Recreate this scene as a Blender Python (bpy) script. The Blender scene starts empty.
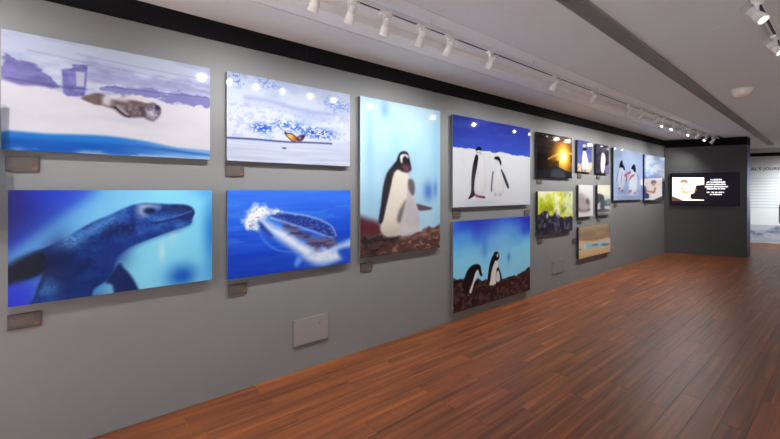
import bpy, bmesh, math, random
import numpy as np
from mathutils import Vector, Matrix

# ------------------------------------------------------------------ camera, world, exposure
scene = bpy.context.scene
COL = scene.collection
CAM_X, CAM_Z = 2.8766, 1.5
FOCAL_PX, YAW, HORIZON = 368.0, math.atan(465.0 / 368.0), 191.0
cam_data = bpy.data.cameras.new('camera')
cam_data.sensor_fit = 'HORIZONTAL'
cam_data.sensor_width = 36.0
cam_data.lens = 36.0 * FOCAL_PX / 780.0
cam_data.shift_y = -(219.5 - HORIZON) / 780.0
cam_data.clip_start = 0.05
cam = bpy.data.objects.new('camera', cam_data)
COL.objects.link(cam)
cam.location = (CAM_X, 0, CAM_Z)
cam.rotation_euler = (math.pi / 2, 0, YAW)
scene.camera = cam

world = bpy.data.worlds.new('world')
scene.world = world
world.use_nodes = True
world.node_tree.nodes['Background'].inputs[0].default_value = (0.05, 0.05, 0.055, 1)
world.node_tree.nodes['Background'].inputs[1].default_value = 0.2

vs = scene.view_settings
vs.view_transform = 'Standard'
vs.look = 'None'
vs.gamma = 1.0
vs.use_curve_mapping = False
vs.exposure = 0.42

WALL_SPOT = 27.0        # watts of one track spotlight on the print wall
ROOM_SPOT = 110.0        # watts of one on the facing track
FAR_SPOT = 115.0         # watts of one lighting the heading wall
BACK_FILL = 460.0       # watts of one added unseen lamp, brightening the ceiling off the closing wall

CEIL = 2.73             # underside of the ceiling boards
BAND = 2.59             # lower edge of the black band
Y0, Y1 = -2.6, 17.0     # gallery ends
XR = 3.5                # facing wall
FA, FB = (0.0, 10.823), (1.361, 11.460)      # angled far wall, from the corner to its free end
F_ANG = math.atan2(FB[1] - FA[1], FB[0] - FA[0])
F_DIR = Vector((math.cos(F_ANG), math.sin(F_ANG), 0))
F_NRM = Vector((math.sin(F_ANG), -math.cos(F_ANG), 0))   # towards the room
J_ORG = Vector((1.01486, 14.9194, 0))                    # a point on the white heading wall
J_ANG = math.radians(24.6)
J_DIR = Vector((math.cos(J_ANG), math.sin(J_ANG), 0))
J_NRM = Vector((math.sin(J_ANG), -math.cos(J_ANG), 0))

# ------------------------------------------------------------------ helpers
def lin(c):
    c = np.asarray(c, dtype=float)
    return np.where(c <= 0.04045, c / 12.92, ((c + 0.055) / 1.055) ** 2.4)

def rgb(r, g, b):
    return tuple(float(x) for x in lin(np.array([r, g, b]) / 255.0)) + (1.0,)

def mat(name, color, rough=0.5, metal=0.0, emit=None, emit_strength=0.0, spec=0.5):
    m = bpy.data.materials.new(name)
    m.use_nodes = True
    b = m.node_tree.nodes['Principled BSDF']
    b.inputs['Base Color'].default_value = color
    b.inputs['Roughness'].default_value = rough
    b.inputs['Metallic'].default_value = metal
    b.inputs['Specular IOR Level'].default_value = spec
    if emit:
        b.inputs['Emission Color'].default_value = emit
        b.inputs['Emission Strength'].default_value = emit_strength
    return m

def mottled(name, color, amount=0.06, scale=3.0, rough=0.6, bump=0.0, bump_scale=200.0, metal=0.0, stretch=(1, 1, 1)):
    m = mat(name, color, rough, metal)
    nt = m.node_tree
    N, L = nt.nodes, nt.links
    b = N['Principled BSDF']
    tc = N.new('ShaderNodeTexCoord')
    mp = N.new('ShaderNodeMapping')
    mp.inputs['Scale'].default_value = stretch
    L.new(tc.outputs['Object'], mp.inputs['Vector'])
    no = N.new('ShaderNodeTexNoise')
    no.inputs['Scale'].default_value = scale
    no.inputs['Detail'].default_value = 5
    L.new(mp.outputs[0], no.inputs['Vector'])
    mr = N.new('ShaderNodeMapRange')
    mr.inputs['To Min'].default_value = 1 - amount
    mr.inputs['To Max'].default_value = 1 + amount
    L.new(no.outputs['Fac'], mr.inputs['Value'])
    mx = N.new('ShaderNodeMix')
    mx.data_type = 'RGBA'
    mx.blend_type = 'MULTIPLY'
    mx.inputs['Factor'].default_value = 1.0
    mx.inputs['A'].default_value = color
    L.new(mr.outputs[0], mx.inputs['B'])
    L.new(mx.outputs['Result'], b.inputs['Base Color'])
    if bump:
        n2 = N.new('ShaderNodeTexNoise')
        n2.inputs['Scale'].default_value = bump_scale
        L.new(tc.outputs['Object'], n2.inputs['Vector'])
        bp = N.new('ShaderNodeBump')
        bp.inputs['Strength'].default_value = bump
        bp.inputs['Distance'].default_value = 0.002
        L.new(n2.outputs['Fac'], bp.inputs['Height'])
        L.new(bp.outputs[0], b.inputs['Normal'])
    return m

def add_box(bm, lo, hi, bevel=0.0):
    lo, hi = Vector(lo), Vector(hi)
    r = bmesh.ops.create_cube(bm, size=1.0)
    vs_ = r['verts']
    for v in vs_:
        v.co = Vector([lo[i] + (v.co[i] + 0.5) * (hi[i] - lo[i]) for i in range(3)])
    if bevel:
        es = list({e for v in vs_ for e in v.link_edges})
        bmesh.ops.bevel(bm, geom=es, offset=bevel, segments=2, affect='EDGES', profile=0.7)

def add_prism(bm, pts, z0, z1):
    a = [bm.verts.new((x, y, z0)) for x, y in pts]
    b = [bm.verts.new((x, y, z1)) for x, y in pts]
    n = len(pts)
    bm.faces.new(list(reversed(a)))
    bm.faces.new(b)
    for i in range(n):
        bm.faces.new((a[i], a[(i + 1) % n], b[(i + 1) % n], b[i]))

def add_lathe(bm, profile, axis_m, seg=20):
    """profile: (radius, height) pairs along local z, placed by the matrix axis_m"""
    rings = []
    for r, h in profile:
        if r < 1e-6:
            rings.append([bm.verts.new(axis_m @ Vector((0, 0, h)))])
        else:
            rings.append([bm.verts.new(axis_m @ Vector((r * math.cos(2 * math.pi * k / seg), r * math.sin(2 * math.pi * k / seg), h))) for k in range(seg)])
    for a, b in zip(rings, rings[1:]):
        for k in range(seg):
            k2 = (k + 1) % seg
            if len(a) == 1 and len(b) == 1:
                continue
            if len(a) == 1:
                bm.faces.new((a[0], b[k2], b[k]))
            elif len(b) == 1:
                bm.faces.new((a[k], a[k2], b[0]))
            else:
                bm.faces.new((a[k], a[k2], b[k2], b[k]))

def add_tube(bm, pts, r, seg=8):
    pts = [Vector(p) for p in pts]
    rings = []
    for i, p in enumerate(pts):
        t = (pts[min(i + 1, len(pts) - 1)] - pts[max(i - 1, 0)]).normalized()
        ref = Vector((0, 0, 1)) if abs(t.z) < 0.9 else Vector((0, 1, 0))
        u = t.cross(ref).normalized()
        w = t.cross(u)
        rings.append([bm.verts.new(p + (u * math.cos(2 * math.pi * k / seg) + w * math.sin(2 * math.pi * k / seg)) * r) for k in range(seg)])
    for a, b in zip(rings, rings[1:]):
        for k in range(seg):
            bm.faces.new((a[k], a[(k + 1) % seg], b[(k + 1) % seg], b[k]))
    bm.faces.new(list(reversed(rings[0])))
    bm.faces.new(rings[-1])

def obj(name, bm, material, parent=None, smooth=False):
    bmesh.ops.recalc_face_normals(bm, faces=bm.faces)
    me = bpy.data.meshes.new(name)
    bm.to_mesh(me)
    bm.free()
    if material:
        me.materials.append(material)
    if smooth:
        for p in me.polygons:
            p.use_smooth = True
    o = bpy.data.objects.new(name, me)
    COL.objects.link(o)
    o.parent = parent
    return o

def box_obj(name, lo, hi, material, parent=None, bevel=0.0):
    bm = bmesh.new()
    add_box(bm, lo, hi, bevel)
    return obj(name, bm, material, parent)

def thing(name, label, cat, loc=(0, 0, 0), rotz=0.0, group=None):
    o = bpy.data.objects.new(name, None)
    o.empty_display_size = 0.05
    COL.objects.link(o)
    o.location = loc
    o.rotation_euler = (0, 0, rotz)
    return tag(o, label, cat, group)

def tag(o, label, cat, group=None):
    o['label'] = label
    o['category'] = cat
    if group:
        o['group'] = group
    return o

def struct(o, label, cat):
    o['kind'] = 'structure'
    return tag(o, label, cat)

def copy_tree(o, parent=None):
    c = o.copy()
    COL.objects.link(c)
    c.parent = parent
    for ch in list(o.children):
        copy_tree(ch, c)
    return c

# ------------------------------------------------------------------ materials
M = {}
M['wall'] = mottled('grey_wall_paint', (0.164, 0.168, 0.173, 1), 0.04, 2.0, 0.55, 0.05, 350)
M['dark_wall'] = mottled('charcoal_wall_paint', (0.075, 0.078, 0.08, 1), 0.04, 2.0, 0.5, 0.05, 350)
M['wall_pale'] = mottled('pale_grey_wall_paint', (0.30, 0.305, 0.31, 1), 0.04, 2.0, 0.6)
M['black'] = mottled('black_band', (0.006, 0.006, 0.008, 1), 0.1, 4.0, 0.8)
M['black'].node_tree.nodes['Principled BSDF'].inputs['Specular IOR Level'].default_value = 0.15
M['ceiling'] = mottled('white_ceiling_paint', (0.79, 0.815, 0.84, 1), 0.03, 1.2, 0.7, 0.03, 250)
M['trough'] = mat('lit_trough_white', (0.93, 0.94, 0.95, 1), 0.5)  # lit look of the trough put into a lighter white than the ceiling
M['track'] = mat('white_track_metal', (0.80, 0.80, 0.80, 1), 0.4)
M['slot'] = mat('track_slot', (0.02, 0.02, 0.022, 1), 0.5)
M['lamp_white'] = mat('lamp_white_enamel', (0.92, 0.915, 0.90, 1), 0.35)
M['lamp_lens'] = mat('lit_lamp_lens', (1, 1, 1, 1), 0.3, emit=(1.0, 0.95, 0.86, 1), emit_strength=45.0)
M['cable'] = mat('white_cable', (0.62, 0.61, 0.58, 1), 0.5)
M['grille'] = mat('grille_grey', (0.30, 0.30, 0.305, 1), 0.45, 0.2)
M['grille_dark'] = mat('grille_void', (0.05, 0.05, 0.052, 1), 0.8)
M['panel_side'] = mat('shaded_panel_edge', (0.10, 0.105, 0.115, 1), 0.4)  # shadow along the print edges is put into this dark colour
M['frame_dark'] = mat('dark_box_frame', (0.018, 0.018, 0.02, 1), 0.4)
M['plaque'] = mottled('plaque_bronze', (0.080, 0.066, 0.062, 1), 0.18, 30.0, 0.35, metal=0.2, stretch=(1, 1, 6))
M['plaque_line'] = mat('plaque_lettering', (0.115, 0.10, 0.095, 1), 0.4)
M['orange'] = mat('plaque_orange', rgb(205, 95, 55), 0.45)
M['steel'] = mottled('brushed_steel', (0.34, 0.338, 0.335, 1), 0.06, 40.0, 0.42, metal=0.55, stretch=(1, 1, 12))
M['screen_black'] = mat('screen_bezel', (0.006, 0.006, 0.007, 1), 0.4, spec=0.2)
M['white_wall'] = mottled('white_wall_paint', (0.72, 0.745, 0.75, 1), 0.03, 2.0, 0.5)
M['navy'] = mat('navy_lettering', rgb(35, 45, 75), 0.5)
M['dome'] = mat('dome_plastic', (0.90, 0.84, 0.76, 1), 0.35)

def glass_mat():
    m = mat('clear_acrylic', (0.86, 0.90, 0.95, 1), 0.03)
    b = m.node_tree.nodes['Principled BSDF']
    b.inputs['Transmission Weight'].default_value = 1.0
    b.inputs['IOR'].default_value = 1.2
    return m
M['acrylic'] = glass_mat()

def print_mat(name, emit=0.0, rough=0.05, spec=0.5):
    """Glossy photographic print: its colours are stored on the printed face."""
    m = mat(name, (1, 1, 1, 1), rough, spec=spec)
    N, L = m.node_tree.nodes, m.node_tree.links
    at = N.new('ShaderNodeAttribute')
    at.attribute_name = 'ink'
    b = N['Principled BSDF']
    L.new(at.outputs['Color'], b.inputs['Base Color'])
    if emit:
        L.new(at.outputs['Color'], b.inputs['Emission Color'])
        b.inputs['Emission Strength'].default_value = emit
    return m
M['print'] = print_mat('glossy_print')
M['screen'] = print_mat('lit_screen', 1.7, 0.35, 0.15)
M['mural'] = print_mat('matt_mural', 0.0, 0.5, 0.3)

def wood_mat():
    m = mat('red_brown_wood', (0.2, 0.08, 0.04, 1), 0.36)
    N, L = m.node_tree.nodes, m.node_tree.links
    b = N['Principled BSDF']
    geo = N.new('ShaderNodeNewGeometry')
    oi = N.new('ShaderNodeObjectInfo')
    def math_node(op, a, bb=None):
        n = N.new('ShaderNodeMath')
        n.operation = op
        for i, x in enumerate((a, bb)):
            if x is None:
                continue
            if isinstance(x, (int, float)):
                n.inputs[i].default_value = x
            else:
                L.new(x, n.inputs[i])
        return n.outputs[0]
    rnd = math_node('FRACT', math_node('ADD', oi.outputs['Random'], geo.outputs['Random Per Island']))
    rnd2 = math_node('FRACT', math_node('MULTIPLY', rnd, 17.31))
    # grain runs along y; every plank starts somewhere else in the log
    sep = N.new('ShaderNodeSeparateXYZ')
    L.new(geo.outputs['Position'], sep.inputs[0])
    comb = N.new('ShaderNodeCombineXYZ')
    L.new(math_node('ADD', math_node('MULTIPLY', sep.outputs['X'], 24.0), math_node('MULTIPLY', rnd, 90.0)), comb.inputs[0])
    L.new(math_node('ADD', math_node('MULTIPLY', sep.outputs['Y'], 0.8), math_node('MULTIPLY', rnd2, 50.0)), comb.inputs[1])
    n1 = N.new('ShaderNodeTexNoise')
    n1.inputs['Scale'].default_value = 1.0
    n1.inputs['Detail'].default_value = 4.0
    n1.inputs['Distortion'].default_value = 0.6
    L.new(comb.outputs[0], n1.inputs['Vector'])
    comb2 = N.new('ShaderNodeCombineXYZ')
    L.new(math_node('MULTIPLY', sep.outputs['X'], 160.0), comb2.inputs[0])
    L.new(math_node('MULTIPLY', sep.outputs['Y'], 3.0), comb2.inputs[1])
    n2 = N.new('ShaderNodeTexNoise')
    n2.inputs['Scale'].default_value = 1.0
    n2.inputs['Detail'].default_value = 3.0
    L.new(comb2.outputs[0], n2.inputs['Vector'])
    ramp = N.new('ShaderNodeValToRGB')
    e = ramp.color_ramp.elements
    e[0].position, e[0].color = 0.22, (0.075, 0.022, 0.009, 1)
    e[1].position, e[1].color = 0.80, (0.40, 0.132, 0.040, 1)
    for pos, c in ((0.40, (0.14, 0.043, 0.016, 1)), (0.55, (0.195, 0.057, 0.018, 1)), (0.66, (0.275, 0.084, 0.026, 1))):
        k = e.new(pos)
        k.color = c
    v = math_node('ADD', math_node('ADD', math_node('MULTIPLY', math_node('SUBTRACT', n1.outputs['Fac'], 0.5), 1.1), 0.47), math_node('MULTIPLY', math_node('SUBTRACT', rnd2, 0.5), 0.11))
    v = math_node('ADD', v, math_node('MULTIPLY', math_node('SUBTRACT', n2.outputs['Fac'], 0.5), 0.17))
    L.new(v, ramp.inputs['Fac'])
    L.new(ramp.outputs[0], b.inputs['Base Color'])
    rr = N.new('ShaderNodeMapRange')
    rr.inputs['To Min'].default_value = 0.33
    rr.inputs['To Max'].default_value = 0.50
    L.new(n2.outputs['Fac'], rr.inputs['Value'])
    L.new(rr.outputs[0], b.inputs['Roughness'])
    bp = N.new('ShaderNodeBump')
    bp.inputs['Strength'].default_value = 0.15
    bp.inputs['Distance'].default_value = 0.001
    L.new(n2.outputs['Fac'], bp.inputs['Height'])
    L.new(bp.outputs[0], b.inputs['Normal'])
    return m
M['wood'] = wood_mat()
M['wood'].node_tree.nodes['Principled BSDF'].inputs['Specular IOR Level'].default_value = 0.35
M['subfloor'] = mat('dark_subfloor', (0.02, 0.01, 0.007, 1), 0.8)

# ------------------------------------------------------------------ the room
floor = box_obj('floor', (-0.3, Y0, -0.10), (XR + 0.2, Y1, -0.012), M['subfloor'])
struct(floor, 'red-brown wood plank floor running along the gallery', 'floor')

W_PL, L_PL, GAP = XR / 27.0, 1.02, 0.0009
def plank_bm(bm, x, y, w, l):
    c = 0.0006
    zs = ((-0.012, 0.0), (-c, 0.0), (0.0, c))
    rings = [[bm.verts.new((x + sx * (w / 2 - i), y + sy * (l / 2 - i), z)) for sx, sy in ((-1, -1), (1, -1), (1, 1), (-1, 1))] for z, i in zs]
    for a, b in zip(rings, rings[1:]):
        for k in range(4):
            bm.faces.new((a[k], a[(k + 1) % 4], b[(k + 1) % 4], b[k]))
    bm.faces.new(rings[-1])
rng = random.Random(5)
planks = []
off = 0.0
for i in range(27):
    off = (off + 0.33 + 0.25 * rng.random()) % L_PL
    y = Y0 - L_PL + off
    while y < Y1:
        a, b = max(y, Y0), min(y + L_PL, Y1)
        if b - a > 0.06:
            planks.append(((i + 0.5) * W_PL, (a + b) / 2, b - a))
        y += L_PL
def seen_size(p):
    v = (p[0] - CAM_X, p[1])
    zc = -math.sin(YAW) * v[0] + math.cos(YAW) * v[1]
    xc = math.cos(YAW) * v[0] + math.sin(YAW) * v[1]
    if zc < 0.3:
        return 0.0
    px, py = 390 + FOCAL_PX * xc / zc, HORIZON + FOCAL_PX * CAM_Z / zc
    if px < -60 or px > 860 or py > 520 or p[1] > 15:
        return 0.0
    if p[0] < 1.45 and p[1] > 11.0:
        return 0.0
    return 1.0 / zc ** 3 * p[2]
order = sorted(range(len(planks)), key=lambda k: -seen_size(planks[k]))
near = [k for k in order[:300] if seen_size(planks[k]) > 0 and abs(planks[k][2] - L_PL) < 1e-6]
bm = bmesh.new()
plank_bm(bm, 0, 0, W_PL - GAP, L_PL - GAP)
first = obj('floor_plank', bm, M['wood'], floor)
for n, k in enumerate(near):
    o = first if n == 0 else first.copy()
    if n:
        COL.objects.link(o)
        o.parent = floor
    o.location = (planks[k][0], planks[k][1], 0)
bm = bmesh.new()
ns = set(near)
for k, p in enumerate(planks):
    if k not in ns:
        plank_bm(bm, p[0], p[1], W_PL - GAP, p[2] - GAP)
rest = obj('far_planks', bm, M['wood'], floor)
rest['kind'] = 'stuff'

# left wall: two lengths of panelling, the last one set back a little
wl = box_obj('wall_left', (-0.15, Y0, -0.012), (0.0, 9.58, CEIL + 0.05), M['wall'])
struct(wl, 'long grey wall that carries the photographic prints', 'wall')
box_obj('end_panel', (-0.15, 9.583, -0.012), (-0.012, FA[1] + 0.2, CEIL + 0.05), M['wall'], wl)
# black band under the ceiling, in lengths
t1 = box_obj('trim_1', (0.0, Y0, BAND), (0.006, 1.372, CEIL), M['black'])
struct(t1, 'black band along the top of the print wall', 'trim')
for a, b in ((1.375, 6.2), (6.203, FA[1])):
    box_obj('band_length', (0.0, a, BAND), (0.006, b, CEIL), M['black'], t1)

bm = bmesh.new()
add_prism(bm, [FA, FB, (FB[0], FB[1] + 0.40), (-0.15, FB[1] + 0.40), (-0.15, FA[1])], -0.012, CEIL + 0.05)
wf = obj('wall_far', bm, M['dark_wall'])
struct(wf, 'dark grey angled end wall with the screen', 'wall')
def on_far(d, out, z):
    p = Vector((FA[0], FA[1], 0)) + F_DIR * d + F_NRM * out
    return Vector((p.x, p.y, z))
def far_box(name, d0, d1, o0, o1, z0, z1, material, parent=None):
    """a box laid along the angled far wall"""
    bm = bmesh.new()
    pts = [on_far(d0, o0, 0), on_far(d1, o0, 0), on_far(d1, o1, 0), on_far(d0, o1, 0)]
    add_prism(bm, [(p.x, p.y) for p in pts], z0, z1)
    return obj(name, bm, material, parent)
F_LEN = math.hypot(FB[0] - FA[0], FB[1] - FA[1])
t2 = far_box('trim_2', 0.0, F_LEN + 0.004, 0.0, 0.008, BAND - 0.04, CEIL, M['black'])
struct(t2, 'black band along the top of the angled end wall', 'trim')
box_obj('band_return', (FB[0], FB[1] - 0.002, BAND - 0.04), (FB[0] + 0.006, FB[1] + 0.40, CEIL), M['black'], t2)

def on_j(d, out, z):
    p = J_ORG + J_DIR * d + J_NRM * out
    return Vector((p.x, p.y, z))
def j_box(name, d0, d1, o0, o1, z0, z1, material, parent=None):
    bm = bmesh.new()
    pts = [on_j(d0, o0, 0), on_j(d1, o0, 0), on_j(d1, o1, 0), on_j(d0, o1, 0)]
    add_prism(bm, [(p.x, p.y) for p in pts], z0, z1)
    return obj(name, bm, material, parent)
wj = j_box('wall_heading', -1.2, 2.8, -0.15, 0.0, -0.012, CEIL + 0.05, M['white_wall'])
struct(wj, 'white wall with the navy heading beyond the end wall', 'wall')
t3 = j_box('trim_3', -1.2, 2.8, 0.0, 0.012, 2.50, 2.60, M['black'])
struct(t3, 'black strip above the navy heading on the white wall', 'trim')
struct(box_obj('wall_right', (XR, Y0, -0.012), (XR + 0.15, Y1, CEIL + 0.05), M['wall_pale']), 'pale grey wall facing the prints', 'wall')
struct(box_obj('wall_back', (-0.15, Y0 - 0.15, -0.012), (XR + 0.15, Y0, CEIL + 0.05), M['white_wall']), 'white wall closing the gallery', 'wall')
struct(box_obj('wall_side', (-0.30, FB[1] + 0.2, -0.012), (-0.15, Y1, CEIL + 0.05), M['wall']), 'grey side wall behind the end wall', 'wall')

# ceiling: deck, soffit boards, two recessed lighting troughs
TR1, TR2 = (0.63, 1.0), (2.445, 2.80)
DECK = 2.79
bm = bmesh.new()
add_box(bm, (-0.3, Y0 - 0.15, DECK), (XR + 0.15, Y1, DECK + 0.08))
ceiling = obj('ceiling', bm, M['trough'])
struct(ceiling, 'white boarded ceiling with recessed lighting troughs', 'ceiling')
box_obj('soffit_board', (-0.3, Y0, CEIL), (0.452, Y1, DECK), M['ceiling'], ceiling)
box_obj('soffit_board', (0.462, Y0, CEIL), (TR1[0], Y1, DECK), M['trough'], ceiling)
box_obj('soffit_bead', (0.452, Y0, CEIL + 0.006), (0.462, Y1, DECK), M['grille'], ceiling)
box_obj('soffit_board', (TR2[1], Y0, CEIL), (XR, Y1, DECK), M['ceiling'], ceiling)
ys = [Y0] + [3.66 + 2.4 * k for k in range(-2, 6)] + [Y1]
for a, b in zip(ys, ys[1:]):
    box_obj('ceiling_panel', (TR1[1] + 0.075, a + 0.004, CEIL), (TR2[0], b - 0.004, DECK), M['ceiling'], ceiling)
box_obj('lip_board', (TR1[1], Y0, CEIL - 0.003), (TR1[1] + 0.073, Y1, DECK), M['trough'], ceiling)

# ------------------------------------------------------------------ prints: measured frames (start, end, bottom, top on the wall) and outlines (u right, v down)
RECT = {
    'p1': (-0.409, 0.617, 1.722, 2.368),
    'p2': (0.729, 1.78, 1.722, 2.371),
    'p3': (-0.384, 0.629, 0.873, 1.505),
    'p4': (0.734, 1.783, 0.854, 1.506),
    'p5': (1.891, 2.944, 0.878, 2.378),
    'p6': (3.15, 4.747, 1.312, 2.371),
    'p7': (3.157, 4.747, 0.109, 1.15),
    'p8': (4.931, 5.983, 1.703, 2.353),
    'p9': (4.958, 6.003, 0.864, 1.493),
    'p10': (6.176, 6.702, 1.823, 2.345),
    'p11': (6.885, 7.414, 1.815, 2.334),
    'p12': (6.213, 6.749, 1.069, 1.601),
    'p13': (6.936, 7.475, 1.069, 1.606),
    'p14': (6.222, 7.48, 0.372, 0.9),
    'p15': (7.633, 9.161, 1.321, 2.323),
    'p16': (9.264, 10.626, 1.281, 2.295),
}
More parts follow.
